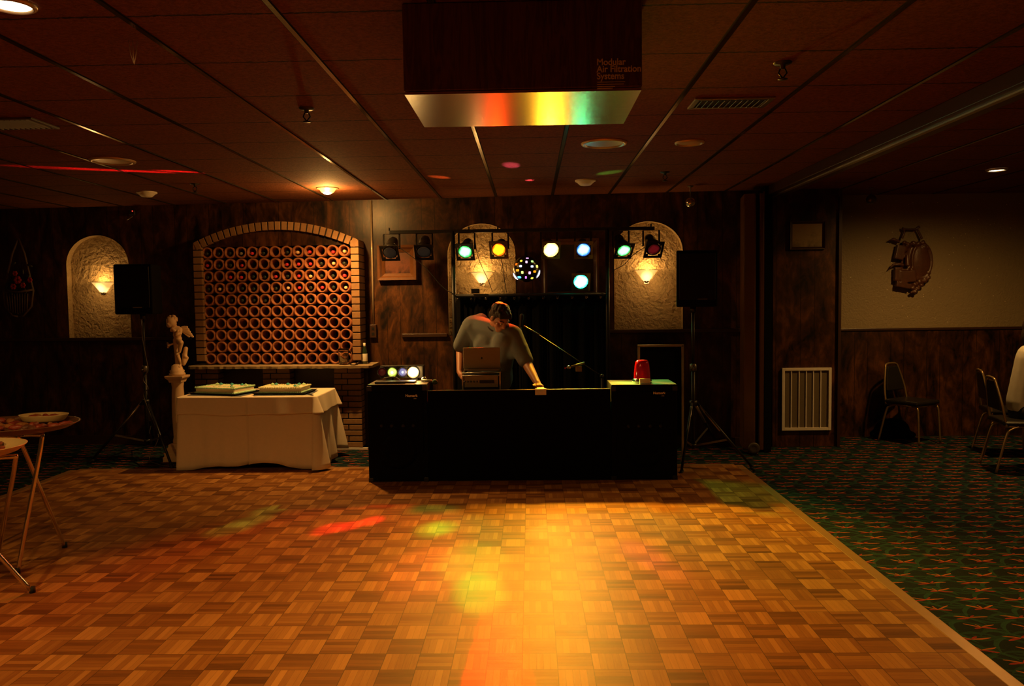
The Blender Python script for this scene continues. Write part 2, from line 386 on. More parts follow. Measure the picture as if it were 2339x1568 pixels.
for h in holes:     # reveals
    n = len(h)
    m.add([wxz(x, z) for x, z in h]+[wxz(x, z, -.10) for x, z in h], [(i, (i+1) % n, n+(i+1) % n, n+i) for i in range(n)])
struct(m.build('wall_back', MT['panel']))
for h, (nm) in zip(holes, ('left of the wine rack, behind the left loudspeaker', 'in the middle, behind the lit red spotlight', 'on the right, half hidden by the right loudspeaker')):
    m = MB(); n = len(h); cx = sum(p[0] for p in h)/n
    inner = [wxz(x, z, -.09) for x, z in h]; rim = [wxz(x, z, .004) for x, z in h]
    m.add(inner, [tuple(range(n))])
    sh = [wxz(x*.994+cx*.006, z, .004) for x, z in h]; shi = [wxz(x*.994+cx*.006, z, -.09) for x, z in h]
    m.add(sh+shi, [(i, (i+1) % n, n+(i+1) % n, n+i) for i in range(n)])
    o = m.build('arched_niche', MT['stucco'], None); tag(o, 'arched stucco niche '+nm, 'niche', 'arched stucco niches')
# wall right of the folding partition: panelled pier, then plaster above a panelled dado
m = MB(); yb = W0+WY*XP-.02; m.box(((XP+XJ)/2, yb+.4, CE/2), (XJ-XP, .8, CE-.004)); struct(m.build('wall_pier', MT['panel']))
ZD = wr(2100, 752).z
m = MB(); m.box(((XJ+XR)/2, WRY+.1, ZD/2), (XR-XJ+.1, .2, ZD)); struct(m.build('wall_right_lower', MT['panel']))
m = MB(); m.box(((XJ+XR)/2, WRY+.12, (ZD+CE)/2), (XR-XJ+.1, .2, CE-ZD)); struct(m.build('wall_right_upper', MT['stucco2']))
i += 1; m = MB(); m.box(((XJ+XR)/2, WRY+.005, ZD), (XR-XJ, .04, .03)); struct(m.build('trim_%d' % i, MT['darkwood'], bevel=.006))
i += 1; m = MB(); m.box((XJ-.012, yb-.012, CE/2), (.03, .03, CE-.01)); struct(m.build('trim_%d' % i, MT['darkwood']))
# dado rail pieces on the back wall
for (a, b, py) in ((-160, 440, 779), (918, 1022, 767), (1372, 1700, 758)):
    i += 1; p, q = wl(a, py, .02), wl(b, py, .02); q.z = p.z; m = MB(); m.bar(p, q, .03, .04, ref=(0, 0, 1)); struct(m.build('trim_%d' % i, MT['darkwood'], bevel=.006))
# baseboards
m = MB(); m.bar(wxz(XL, .05, .01), wxz(wl(436, 800).x, .05, .01), .02, .1, ref=(0, 0, 1)); struct(m.build('baseboard_left', MT['darkwood']))
m = MB(); m.bar(wxz(wl(838, 800).x, .05, .01), wxz(XP-.05, .05, .01), .02, .1, ref=(0, 0, 1)); struct(m.build('baseboard_back', MT['darkwood']))
# beam and track
XB = 2.43
i += 1; m = MB(); m.box((XB+.10, 3.75, CE-.045), (.20, 9.0, .09)); bb = struct(m.build('trim_%d' % i, MT['darkwood'], bevel=.005))
i += 1; m = MB(); m.box((XB+.085, 3.75, CE-.094), (.035, 9.0, .012)); struct(m.build('trim_%d' % i, MT['alu']))
# ================================================================== DANCE FLOOR
m = MB(); m.box(((-4.42+1.93)/2, 2.25, .008), (1.93+4.42, 10.4, .016)); dfo = thing('dance_floor', (-1.2, 2.2, 0), 'wide parquet dance floor of small wood blocks laid on the carpet', 'dance floor')
m.build('parquet_surface', MT['parquet'], dfo)
# object coordinates for the pattern stay metric: parent has no scale
m = MB(); m.box((1.965, 2.25, .007), (.07, 10.44, .018)); m.build('edging', MT['floortrim'], dfo, bevel=.004)
m = MB(); m.box((-4.455, 2.25, .007), (.07, 10.44, .018)); m.build('edging', MT['floortrim'], dfo, bevel=.004)
m = MB(); m.box((-1.245, 7.485, .007), (6.35, .07, .018)); m.build('edging', MT['floortrim'], dfo, bevel=.004)
# ================================================================== CEILING FIXTURES
MT['bulb'] = NT('lit_bulb').set(em=(1, .72, .38), es=14, col=(.1, .1, .1)).m
MT['fixture'] = mat('fixture_ring', (.55, .42, .27), .3, .4)
MT['lensoff'] = mat('frosted_lens', (.45, .36, .24), .35)
def downlight(px, py, r, label, lit=0, power=0, tgt=None, drop=0, kind='SPOT', ang=110, color=(1, .50, .12)):
    p = ce(px, py); t_ = thing('ceiling_downlight', (p.x, p.y, CE), label, 'ceiling light', 'ceiling lights')
    m = MB(); m.lathe([(r*.78, -.004-drop*.6), (r*.86, -.016-drop), (r, -.010), (r*1.02, -.001)], (p.x, p.y, CE), n=36); m.build('trim_ring', MT['fixture'], t_)
    m = MB(); m.lathe([(0, -.006-drop), (r*.5, -.008-drop), (r*.80, -.006-drop)], (p.x, p.y, CE), n=30); m.build('bulb' if lit else 'lens', MT['bulb'] if lit else MT['lensoff'], t_)
    if power: lightobj(kind, (p.x, p.y, CE-.035-drop), color, power, t_, target=tgt if tgt is not None else (p.x, p.y, 0), size=r*.6, ang=ang, blend=1)
    return t_
downlight(25, 8, .085, 'bright lit round ceiling downlight in the top left corner', 1, 70, ang=178)
downlight(2277, 387, .085, 'bright lit round ceiling downlight beyond the beam at the right', 1, 150, ang=172)
for (x_, y_, lb_x) in ((4.6, 4.2, 'added unseen fill downlight nearer than the one beyond the beam'), (-3.4, 1.2, 'added unseen fill downlight over the dance floor behind the viewer, left'), (.8, -.6, 'added unseen fill downlight over the dance floor behind the viewer, middle')):
    pp = Vector((x_, y_, CE)); t_ = thing('ceiling_downlight', pp, lb_x, 'ceiling light', 'ceiling lights')  # downlights added out of view to brighten the room
    m = MB(); m.lathe([(.066, -.004), (.073, -.016), (.085, -.010), (.087, -.001)], pp, n=36); m.build('trim_ring', MT['fixture'], t_)
    m = MB(); m.lathe([(0, -.006), (.042, -.008), (.068, -.006)], pp, n=30); m.build('bulb', MT['bulb'], t_)
    lightobj('SPOT', (x_, y_, CE-.035), (1, .50, .12), 210 if x_ < 0 else 90, t_, target=(x_, y_, 0), size=.05, ang=168 if x_ < 0 else 140, blend=.6)
p = ce(748, 430); t_ = thing('eyeball_downlight', (p.x, p.y, CE), 'lit swivelling eyeball ceiling light near the wall above the wine rack', 'ceiling light', 'ceiling lights')
m = MB(); m.lathe([(.045, -.05), (.062, -.04), (.082, -.012), (.105, -.009), (.11, -.001)], (p.x, p.y, CE), n=32); m.build('housing', MT['fixture'], t_)
m = MB(); m.ell((p.x+.0, p.y-.01, CE-.045), (.042, .042, .02)); m.build('bulb', MT['bulb'], t_)
lightobj('POINT', (p.x, p.y-.02, CE-.10), (1, .50, .12), 34, t_, size=.03)
lightobj('SPOT', (p.x+.02, p.y-.03, CE-.10), (1, .50, .13), 190, t_, target=(p.x+.2, p.y+.28, .75), size=.04, ang=125, blend=.8)
downlight(257, 367, .165, 'large unlit round ceiling fixture at the left above the red light streak')
downlight(1380, 327, .165, 'large unlit round ceiling fixture right below the wooden air cleaner')
downlight(1575, 325, .105, 'small unlit round ceiling fixture below the air vent grille')
for (px, py, lb) in ((335, 445, 'small white smoke detector on the ceiling above the left niche'), (1337, 418, 'small white smoke detector on the ceiling above the row of spotlights')):
    p = ce(px, py-6); t_ = thing('smoke_detector', (p.x, p.y, CE), lb, 'smoke detector', 'smoke detectors')
    m = MB(); m.lathe([(.098, 0), (.098, -.012), (.085, -.016)], (p.x, p.y, CE)); m.build('base', MT['white'], t_)
    m = MB(); m.lathe([(.085, -.016), (.07, -.03), (.05, -.048), (0, -.052)], (p.x, p.y, CE)); m.build('cover', MT['white'], t_)
for (px, py, lb) in ((700, 247, 'dark fire sprinkler on the ceiling left of the wooden air cleaner'), (1788, 143, 'dark fire sprinkler on the ceiling above the air vent grille'), (445, 420, 'small dark fire sprinkler on the ceiling right of the red light streak'), (1519, 393, 'small dark fire sprinkler on the ceiling near the wall, right of the centre')):
    p = ce(px, py); t_ = thing('fire_sprinkler', (p.x, p.y, CE), lb, 'sprinkler', 'ceiling fire sprinklers')
    q = Vector((p.x, p.y, CE)); m = MB(); m.lathe([(.045, 0), (.04, -.008), (.014, -.01), (.012, -.03), (0, -.03)], q, n=14); m.build('escutcheon', MT['black'], t_)
    m = MB(); m.tube([q+Vector((-.012, 0, -.03)), q+Vector((-.02, 0, -.05)), q+Vector((0, 0, -.075))], .004, 6); m.tube([q+Vector((.012, 0, -.03)), q+Vector((.02, 0, -.05)), q+Vector((0, 0, -.075))], .004, 6); m.build('yoke', MT['black'], t_)
    m = MB(); m.lathe([(0, -.075), (.022, -.077), (.024, -.080), (0, -.082)], q, n=14); m.build('deflector', MT['black'], t_)
for (px, py, wx, wy_, lb) in ((1668, 233, .42, .20, 'metal slatted air vent grille in the ceiling right of the air cleaner'), (22, 281, .42, .26, 'dark slatted air vent in the ceiling at the left edge')):
    p = ce(px, py); t_ = thing('air_vent', (p.x, p.y, CE), lb, 'air vent', 'ceiling air vents')
    m = MB(); c = Vector((p.x, p.y, CE-.006))
    for sx in (-1, 1): m.box(c+Vector((sx*wx/2, 0, 0)), (.03, wy_+.03, .012))
    for sy in (-1, 1): m.box(c+Vector((0, sy*wy_/2, 0)), (wx, .02, .012))
    m.build('frame', MT['alu'] if px > 1000 else MT['rackmetal'], t_, bevel=.002)
    m = MB(); m.box((p.x, p.y, CE-.001), (wx, wy_, .004)); m.build('backing', MT['mortar'], t_)
    for k in range(12):
        m = MB(); m.box((p.x-wx/2+.03+k*(wx-.06)/11, p.y, CE-.008), (.003, wy_-.02, .016), mat=Matrix.Rotation(.5, 3, 'Y')); m.build('slat', MT['rackmetal'], t_)
# thin pale strands hanging below the ceiling
p = ce(303, 92); m = MB()
for dx in (-.018, 0, .02): m.tube([(p.x+dx, p.y, CE-.002), (p.x+dx*.6, p.y-.0, CE-.06), (p.x+.003, p.y, CE-.10)], .0018, 5)
tag(m.build('pale_strands', MT['paper']), 'thin pale strands hanging from the ceiling at the upper left', 'ribbon')
# air cleaner
YB0 = at(1190, 207, 1).y
zt = CE-.002
yf = 3.02
pbl = at(922, 214, yf); pbr = at(1467, 207, yf); zb = (pbl.z+pbr.z)/2
d_ = ray(1190, 287); yk = 1*(zb-CH)/d_.z*d_.y
ac = thing('air_cleaner', ((pbl.x+pbr.x)/2, (yf+yk)/2, CE), 'large boxy wood-sided air filtration unit hanging from the ceiling', 'air cleaner')
print('aircleaner', pbl, pbr, zb, yk)
m = MB(); m.box(((pbl.x+pbr.x)/2, (yf+yk)/2, (zb+zt)/2+.006), (pbr.x-pbl.x, yk-yf, zt-zb-.012)); m.build('cabinet', MT['lam'], ac, bevel=.004)
m = MB(); m.box(((pbl.x+pbr.x)/2, (yf+yk)/2, zb+.004), (pbr.x-pbl.x-.006, yk-yf-.006, .010)); m.build('bottom_panel', MT['brushed'], ac)
def text(s, loc, size, mat_, parent, name='lettering', rotz=0, bold=0, thick=.0006, ext=None, align='LEFT'):
    cu_ = bpy.data.curves.new(name, 'FONT'); cu_.body = s; cu_.size = size; cu_.extrude = thick; cu_.offset = bold; cu_.align_x = align
    to = bpy.data.objects.new('tmp', cu_); COL.objects.link(to); bpy.context.view_layer.update()
    me = bpy.data.meshes.new_from_object(to.evaluated_get(bpy.context.evaluated_depsgraph_get())); bpy.data.objects.remove(to)
    Mx = Matrix.Translation(Vector(loc)) @ Matrix.Rotation(rotz, 4, 'Z') @ Matrix.Rotation(PI/2, 4, 'X')
    if ext: Mx = Mx @ Matrix.Diagonal((ext, 1, 1, 1))
    me.transform(chain(parent).inverted() @ Mx); me.materials.clear(); me.materials.append(mat_)
    o = bpy.data.objects.new(name, me); COL.objects.link(o); o.parent = parent; return o
MT['gold'] = mat('gold_lettering', (1, .80, .42), .45)
for k, (s_, py, sz) in enumerate((('Modular', 149, .034), ('Air Filtration', 165, .034), ('Systems', 181, .034))):
    q = at(1363, py, yf-.003); text(s_, q, sz, MT['gold'], ac, bold=.0007, ext=.94)
for k, (x1, py) in enumerate(((1428, 188), (1425, 193), (1405, 198), (1400, 202))):
    q = at(1364, py, yf-.002); q2 = at(x1, py, yf-.002); m = MB(); m.box(((q.x+q2.x)/2, q.y, q.z), (q2.x-q.x, .001, .002)); m.build('small_print', MT['gold'], ac)
# ================================================================== BRICK ARCH, WINE RACK, MANTEL
OFF = .30
def wb_(px, py, off=OFF): return wl(px, py, off)
A0 = wb_(447, 800); A1 = wb_(470, 800); B0 = wb_(801, 800); B1 = wb_(822, 800)
XA0, XA1 = wb_(444, 700).x, wb_(464, 700).x; XB0, XB1 = wb_(803, 700).x, wb_(822, 700).x
ZM = wb_(640, 832).z; ZS = wb_(822, 548).z; ZAp = wb_(632, 506).z
af = thing('brick_arch', wxz((XA0+XB1)/2, ZM, OFF/2), 'shallow tan brick arch on two brick columns framing the wine rack', 'brick arch', rz=0)
def bbox(m, x0, x1, z0, z1, o0, o1):
    P = [wxz(x, z, o_) for o_ in (o0, o1) for (x, z) in ((x0, z0), (x1, z0), (x1, z1), (x0, z1))]
    m.add(P, [(0, 1, 2, 3), (7, 6, 5, 4), (0, 4, 5, 1), (1, 5, 6, 2), (2, 6, 7, 3), (3, 7, 4, 0)])
def bcolumn(x0, x1, z0, z1, nm, par, o1=OFF, nb=17, wide=1):
    m = MB(); h = (z1-z0)/nb; g = .010
    for k in range(nb):
        a, b = z0+k*h+g/2, z0+(k+1)*h-g/2
        ch = [(x0, x1)] if wide == 1 else ([(x0, (x0+x1)/2-.004), ((x0+x1)/2+.004, x1)] if k % 2 else [(x0, x0+(x1-x0)*.27), (x0+(x1-x0)*.27+.008, x1)])
        for (u, v) in ch: bbox(m, u+random.uniform(0, .003), v-random.uniform(0, .003), a, b, 0, o1-random.uniform(0, .006))
    c_ = m.build(nm, MT['brick'], par, bevel=.004)
    m = MB(); bbox(m, x0+.006, x1-.006, z0, z1, 0, o1-.012); m.build('mortar_joints', MT['mortar'], c_); return c_
bcolumn(XA0, XA1, ZM+.03, ZS, 'column', af); bcolumn(XB0, XB1, ZM+.03, ZS, 'column', af)
# arch ring
xc = (XA0+XB1)/2; half = (XB1-XA0)/2; rise = ZAp-ZS-.0; R_ = (half*half+rise*rise)/(2*rise); zc = ZAp-R_
m = MB(); nb = 26; a_ = math.asin(half/R_); th = .078; mm = MB()
for k in range(nb):
    t0 = -a_+2*a_*(k+.10)/nb; t1 = -a_+2*a_*(k+.90)/nb
    P = []
    for o_ in (0, OFF-random.uniform(0, .006)):
        for (tt, rr) in ((t0, R_), (t1, R_), (t1, R_-th*1.15), (t0, R_-th*1.15)): P.append(wxz(xc+rr*math.sin(tt), zc+rr*math.cos(tt), o_))
    m.add(P, [(0, 1, 2, 3), (7, 6, 5, 4), (0, 4, 5, 1), (1, 5, 6, 2), (2, 6, 7, 3), (3, 7, 4, 0)])
    t0 = -a_+2*a_*k/nb; t1 = -a_+2*a_*(k+1)/nb; P = []
    for o_ in (0, OFF-.014):
        for (tt, rr) in ((t0, R_-.004), (t1, R_-.004), (t1, R_-th*1.1), (t0, R_-th*1.1)): P.append(wxz(xc+rr*math.sin(tt), zc+rr*math.cos(tt), o_))
    mm.add(P, [(0, 1, 2, 3), (7, 6, 5, 4), (0, 4, 5, 1), (1, 5, 6, 2), (2, 6, 7, 3), (3, 7, 4, 0)])
ar = m.build('arch', MT['brick'], af, bevel=.004); mm.build('mortar_joints', MT['mortar'], ar)
zp_ = wb_(640, 562, OFF-.04).z; m = MB(); P = []; n_ = 20; a2 = math.asin((half-.02)/R_)
for o_ in (OFF-.10, OFF-.05):
    P += [wxz(XA1-.01, zp_, o_), wxz(XB0+.01, zp_, o_)]+[wxz(xc+(R_-th*1.05)*math.sin(a2-2*a2*k/n_), max(zc+(R_-th*1.05)*math.cos(a2-2*a2*k/n_), zp_+.01), o_) for k in range(n_+1)]
N_ = n_+3; m.add(P, [tuple(range(N_)), tuple(range(2*N_-1, N_-1, -1))]+[(k, (k+1) % N_, N_+(k+1) % N_, N_+k) for k in range(N_)]); m.build('arch_panel', MT['panel'], af)
# mantel slab
m = MB(); x0, x1 = wb_(428, 830, OFF+.1).x, wb_(850, 830, OFF+.1).x; n = 60; P = []; T = .035
zm = wb_(640, 836, OFF+.12).z
for k in range(n+1):
    x = x0+(x1-x0)*k/n; e = OFF+.12+random.uniform(-.008, .008)-(.04 if k in (0, n) else 0)
    for (o_, z_) in ((0, zm-T), (e, zm-T+random.uniform(0, .006)), (e+.004, zm-.006), (e-.008, zm), (0, zm)): P.append(wxz(x, z_, o_))
F = [(0, 1, 2, 3, 4), tuple(n*5+q for q in (4, 3, 2, 1, 0))]
for k in range(n):
    for q in range(5): F.append((k*5+q, k*5+(q+1) % 5, (k+1)*5+(q+1) % 5, (k+1)*5+q))
m.add(P, F); tag(m.build('mantel_shelf', MT['slab']), 'long rough-edged stone shelf under the wine rack', 'shelf')
ZM = zm
# brick base with three piers
bf = thing('brick_counter', wxz((XA0+XB1)/2, 0, OFF/2), 'three tan brick piers carrying the stone shelf, dark bays between', 'brick counter')
for (a, b) in ((447, 500), (602, 664), (764, 826)):
    bcolumn(wb_(a, 900, .25).x, wb_(b, 900, .25).x, .02, zm-T, 'pier', bf, o1=.26, nb=14, wide=2)
m = MB(); bbox(m, wb_(446, 900).x, wb_(832, 900).x, 0, zm-T-.002, 0, .10); m.build('back_panel', MT['darkwood'], bf)
m = MB(); bbox(m, wb_(764, 900, .2).x-.05, wb_(836, 900).x, 0, .018, .24, .275); m.build('plinth_strip', MT['white'], bf)
# panelled backing within the rack
x_ = .1232
P0 = wb_(474.5, 578.5, OFF-.05); Pn = wb_(793, 816.5, OFF-.05)
px0 = P0.x+.003; dx = (wb_(790, 700, OFF-.05).x-wb_(478, 700, OFF-.05).x)/12; pz1 = ZM+dx/2+.001; dz = (P0.z-pz1)/9
rack = MB(); zt_ = pz1+9*dz+dx/2+.014
bbox(rack, XA1+.004, XB0-.004, ZM+.002, zt_, 0, .02); tag(rack.build('rack_backing', MT['mortar']), 'flat black backing board behind the clay wine pipes', 'board')
rm = dx/2-.0015; ri = rm*.74
m = MB(); m.lathe([(ri, .0), (rm, .0), (rm, .20), (ri, .20), (ri, 0)], axis='Y', n=26)
m.bm.verts.ensure_lookup_table(); m0 = m; pm = m.build('clay_pipe', MT['clay'])
# lathe 'Y' axis runs toward the camera (-Y)
ORD = ['first', 'second', 'third', 'fourth', 'fifth', 'sixth', 'seventh', 'eighth', 'ninth', 'tenth', 'eleventh', 'twelfth', 'thirteenth']
BOT = ['dddgrd-dwr-rw', 'rddr---rrrdwd', 'd-rrddrdrwddr', 'dwddd-dwrdrdw', '--dddd--dd-d-']
MT['bglass'] = mat('dark_green_glass', (.02, .035, .02), .12, coat=.5)
CAPM = {'d': (mat('dark_capsule', (.03, .04, .03), .35, .2), 'dark'), 'r': (mat('red_capsule', (.65, .035, .06), .4), 'red'), 'w': (mat('pale_capsule', (.75, .52, .30), .5), 'pale'), 'g': (mat('grey_capsule', (.25, .22, .15), .5), 'grey')}
bt0 = {}
for key, (cm, nm) in CAPM.items():
    b0 = thing('wine_bottle', (0, 0, 0), 'x', 'wine bottle', 'wine bottles lying in the clay pipes')
    m = MB(); m.lathe([(0, -.0), (.033, 0), (.036, .004), (.036, .11), (.033, .13), (.016, .155), (.0145, .16), (.0145, .195), (0, .195)], axis='Y', n=18); m.build('glass_body', MT['bglass'], b0, world=False)
    m = MB(); m.lathe([(.0155, .160), (.0165, .19), (.0172, .196), (.0165, .212), (.010, .215), (0, .215)], axis='Y', n=16); m.build('capsule', cm, b0, world=False)
    bt0[key] = b0
used = set(); first = True
for r_ in range(10):
    for c_ in range(13):
        x = px0+c_*dx; z = pz1+(9-r_)*dz; loc = wxz(x, z, .05)+Vector((0, 0, random.uniform(-.0006, .0006)))
        lb = 'terracotta pipe, %s row from the top and %s from the left in the wine rack' % (ORD[r_], ORD[c_])
        if first: o = pm; first = False
        else: o = pm.copy(); COL.objects.link(o)
        o.location = loc; o.rotation_euler = (0, 0, WR); tag(o, lb, 'clay pipe', 'clay pipes of the wine rack')
        if r_ < 5 and BOT[r_][c_] != '-':
            key = BOT[r_][c_]; l2 = '%s-necked wine bottle, %s pipe of the %s row from the top' % (CAPM[key][1], ORD[c_], ORD[r_])
            off = Vector((random.uniform(-.004, .004), -.006+random.uniform(-.006, .006), -ri+.0375))
            lc = wxz(x, z, .02)+off; tilt = (random.uniform(-.02, .02), 0, WR+random.uniform(-.02, .02))
            if key not in used: b = bt0[key]; b['label'] = l2; b.location = lc; b.rotation_euler = tilt; used.add(key)
            else: dup(bt0[key], lc, l2, tilt)
# things on the mantel
def glassmat(name, col, rough=.03):
    t = NT(name); t.set(col=col, rough=rough, trans=1.0, ior=1.45); return t.m
MT['glass'] = glassmat('clear_glass', (1, .98, .94))
q = wb_(785, 828, OFF+.05); q.z = ZM+.001
t_ = thing('glass_pitcher', q, 'ribbed clear glass beer pitcher on the stone shelf before the pipes', 'pitcher')
m = MB(); n = 32; prof = [(0, .004), (.045, .004), (.05, .012), (.052, .03), (.055, .15), (.060, .175), (.057, .175), (.052, .15), (.048, .03), (0, .016)]
rings = []
for (r_, z_) in prof:
    if r_ == 0: rings.append([m.bm.verts.new((0, 0, z_))]); continue
    rings.append([m.bm.verts.new(((r_+(.002*math.cos(12*2*PI*k/n) if .02 < z_ < .16 else 0))*math.cos(2*PI*k/n), (r_+(.002*math.cos(12*2*PI*k/n) if .02 < z_ < .16 else 0))*math.sin(2*PI*k/n), z_)) for k in range(n)])
for A, Bq in zip(rings, rings[1:]):
    for k in range(n):
        if len(A) == 1: f = m.bm.faces.new((A[0], Bq[(k+1) % n], Bq[k]))
        elif len(Bq) == 1: f = m.bm.faces.new((A[k], A[(k+1) % n], Bq[0]))
        else: f = m.bm.faces.new((A[k], A[(k+1) % n], Bq[(k+1) % n], Bq[k]))
        f.smooth = True
m.build('body', MT['glass'], t_, world=False)
m = MB(); m.tube([(.053, 0, .155), (.08, 0, .15), (.088, 0, .11), (.083, 0, .06), (.053, 0, .045)], .006, 8); m.build('handle', MT['glass'], t_, world=False)
q = wb_(833, 824, OFF-.08); q.z = ZM+.001; t_ = thing('beer_bottle', q, 'dark glass bottle with pale label and white cap at the right end of the shelf', 'bottle')
m = MB(); m.lathe([(0, 0), (.030, 0), (.032, .005), (.032, .12), (.028, .145), (.014, .175), (.012, .215), (0, .215)], n=20); m.build('glass_body', MT['bglass'], t_, world=False)
m = MB(); m.lathe([(.0325, .03), (.0328, .031), (.0328, .11), (.0325, .111)], n=20); m.build('paper_label', MT['paper'], t_, world=False)
m = MB(); m.lathe([(.0125, .19), (.0145, .2), (.0145, .226), (0, .228)], n=16); m.build('cap', MT['paper'], t_, world=False)
q = wb_(808, 828, OFF+.08); q.z = ZM+.001; t_ = thing('glass_dish', q, 'small low clear glass dish between pitcher and bottle', 'dish')
m = MB(); m.lathe([(0, .003), (.035, .003), (.045, .02), (.047, .02), (.038, 0), (0, 0)], n=24); m.build('bowl', MT['glass'], t_, world=False)
m = MB(); m.lathe([(0, .004), (.018, .004), (.018, .016), (0, .017)], n=16); m.build('candle', MT['paper'], t_, world=False)
# conduit + outlet box
p, q = wl(847, 456, .012), wl(851, 741, .012); q.x = p.x; m = MB(); m.tube([wxz(p.x, CE-.01, .012), wxz(p.x, q.z, .012)], .011, 10); cd = thing('wiring_conduit', wxz(p.x, q.z, .01), 'thin beige vertical conduit running down the wall right of the brick arch to an outlet', 'conduit')
m.build('pipe', MT['fixture'], cd)
q = wl(853, 757, .02); m = MB(); m.box(q, (.075, .045, .145), WR); ob = m.build('outlet_box', MT['darkwood'], cd, bevel=.004)
for s_ in (-1, 1): m = MB(); m.box(q+Vector((0, -.024, s_*.03)), (.03, .004, .03), WR); m.build('socket', MT['black'], ob)
# sensors
q = wl(303, 486, .05); t_ = thing('motion_sensor', q, 'small dark wall sensor with a red light, high above the left niche', 'sensor')
m = MB(); m.box(q, (.07, .08, .06), .3); m.build('body', MT['black'], t_, bevel=.01)
m = MB(); m.ell(q+Vector((.02, -.045, .012)), .007); m.build('indicator', NT('red_led').set(em=(1, .03, .02), es=1.2).m, t_)
a, b = wl(290, 503, .09), wl(303, 495, .09); m = MB(); m.tube([a, b], .004, 8); m.build('arm', MT['alu'], t_)
def ball(px, py, Y, r, label, name, mt):
    q = at(px, py, Y); t_ = thing(name, (q.x, q.y, CE), label, 'ball')
    m = MB(); m.lathe([(0, 0), (.03, 0), (.028, -.012), (.006, -.016), (.005, q.z-CE+r*.8), (0, q.z-CE+r*.8)], (q.x, q.y, CE), n=14); m.build('stem', MT['rackmetal'], t_)
    m = MB(); m.ell(q, r, n=24); m.build('ball', mt, t_)
ball(1577, 463, 8.05, .050, 'small shiny ball hanging from the ceiling above the right loudspeaker', 'mirror_ball', MT['chrome'])
ball(1990, 456, 8.45, .052, 'small round ball fixture hanging in front of the glitter plaster wall', 'ball_fixture', mat('smoked_dome', (.10, .07, .04), .12, .3))
# ================================================================== SCONCES
MT['sconceglass'] = None
t = NT('sconce_glass'); v, o = t.xyz(); d = t.ma('SQRT', t.ma('ADD', t.ma('MULTIPLY', o[0], o[0]), t.ma('POWER', t.ma('SUBTRACT', o[2], .04), 2)))
f = t.ramp(t.ma('DIVIDE', d, .11), [(.2, (1, 1, 1)), (.7, (0, 0, 0))]); c = t.mix(f, (.95, .46, .11), (2.6, 1.6, .6)); t.set(col=(.4, .35, .25), em=c, es=1.0, rough=.4); MT['sconceglass'] = t.m
def sconce(px, py, label, pw=4.5):
    q = wl(px, py, 0); t_ = thing('wall_sconce', wxz(q.x, q.z-.05, -.085), label, 'wall lamp', 'triangular glass wall sconces', rz=WR)
    wT, wB, h = .118, .030, .122
    def half(wx, wy, z, s=1):
        sh_ = [(-1, 0), (-.97, -.4), (-.9, -.72), (-.78, -.9), (-.6, -.97), (-.3, -1), (0, -1), (.3, -1), (.6, -.97), (.78, -.9), (.9, -.72), (.97, -.4), (1, 0)]
        return [(wx*a*s, wy*b*s, z) for a, b in sh_]
    m = MB(); A = half(wB, .03, 0); Bq = half(wT, .10, h); m.add(A+Bq, [(i_, i_+1, 14+i_, 13+i_) for i_ in range(12)]+[tuple(range(13))], sm=True)
    m.build('shade', MT['sconceglass'], t_, world=False)
    m = MB(); m.tube(half(wT*1.04, .104, h), .004, 6); m.build('rim', MT['alu'], t_, world=False)
    m = MB(); m.lathe([(0, -.02), (.012, -.018), (.03, -.004), (.03, .004), (0, .004)], (0, -.02, 0), n=14); m.box((0, -.006, -.005), (.05, .012, .04)); m.build('bracket', MT['chrome'], t_, world=False)
    lightobj('POINT', wxz(q.x, q.z-.05+h+.02, -.085+.075), (1, .50, .14), pw*.62, t_, size=.03)
    lightobj('POINT', wxz(q.x, q.z-.02, .16), (1, .50, .14), pw*.62, t_, size=.04)
sconce(228, 659, 'lit triangular glass sconce in the left niche beside the loudspeaker', 3.2)
sconce(1100, 637, 'lit triangular glass sconce in the middle niche behind the stand', 4.5)
sconce(1479, 632, 'lit triangular glass sconce in the right niche', 4.5)
# ================================================================== PICTURES AND WALL DECORATIONS
def picmat(name, a, b, c_):
    t = NT(name); v, o = t.xyz(); f = t.noise(v, 9, 5, .6, .8); g_ = t.ramp(t.ma('ADD', t.ma('MULTIPLY', f, .6), t.ma('ADD', .2, o[2])), [(.3, a), (.5, b), (.75, c_)]); t.set(col=g_, rough=.35); return t.m
def picture(px0_, py0_, px1_, py1_, fw, label, fm, pm_, fn, off=.0, tk=.045):
    a, b = fn(px0_, py1_, off), fn(px1_, py0_, off); x0, x1, z0, z1 = a.x, b.x, a.z, b.z; yc = (a.y+b.y)/2; rz = WR if fn is wl else 0
    t_ = thing('framed_picture', (x0/2+x1/2, yc, (z0+z1)/2), label, 'picture', 'framed pictures', rz=rz)
    W_, H_ = x1-x0, z1-z0; m = MB()
    prof = [(0, 0), (0, -tk), (fw*.35, -tk*.95), (fw*.6, -tk*.6), (fw, -tk*.35), (fw, 0)]
    cor = [(-W_/2, -H_/2, 1, 1), (W_/2, -H_/2, -1, 1), (W_/2, H_/2, -1, -1), (-W_/2, H_/2, 1, -1)]
    P = [(cx_+sx*i_, y_, cz_+sz*i_) for (cx_, cz_, sx, sz) in cor for (i_, y_) in prof]; n = 6
    F = [(k*n+q_, k*n+q_+1, ((k+1) % 4)*n+q_+1, ((k+1) % 4)*n+q_) for k in range(4) for q_ in range(n-1)]
    m.add(P, F); m.build('frame', fm, t_, world=False)
    m = MB(); m.box((0, -tk*.2, 0), (W_-fw*1.8, .004, H_-fw*1.8)); m.build('canvas', pm_, t_, world=False); return t_
MT['frame'] = mat('brown_frame', (.13, .050, .016), .3, var=.3, scale=30, coat=.3)
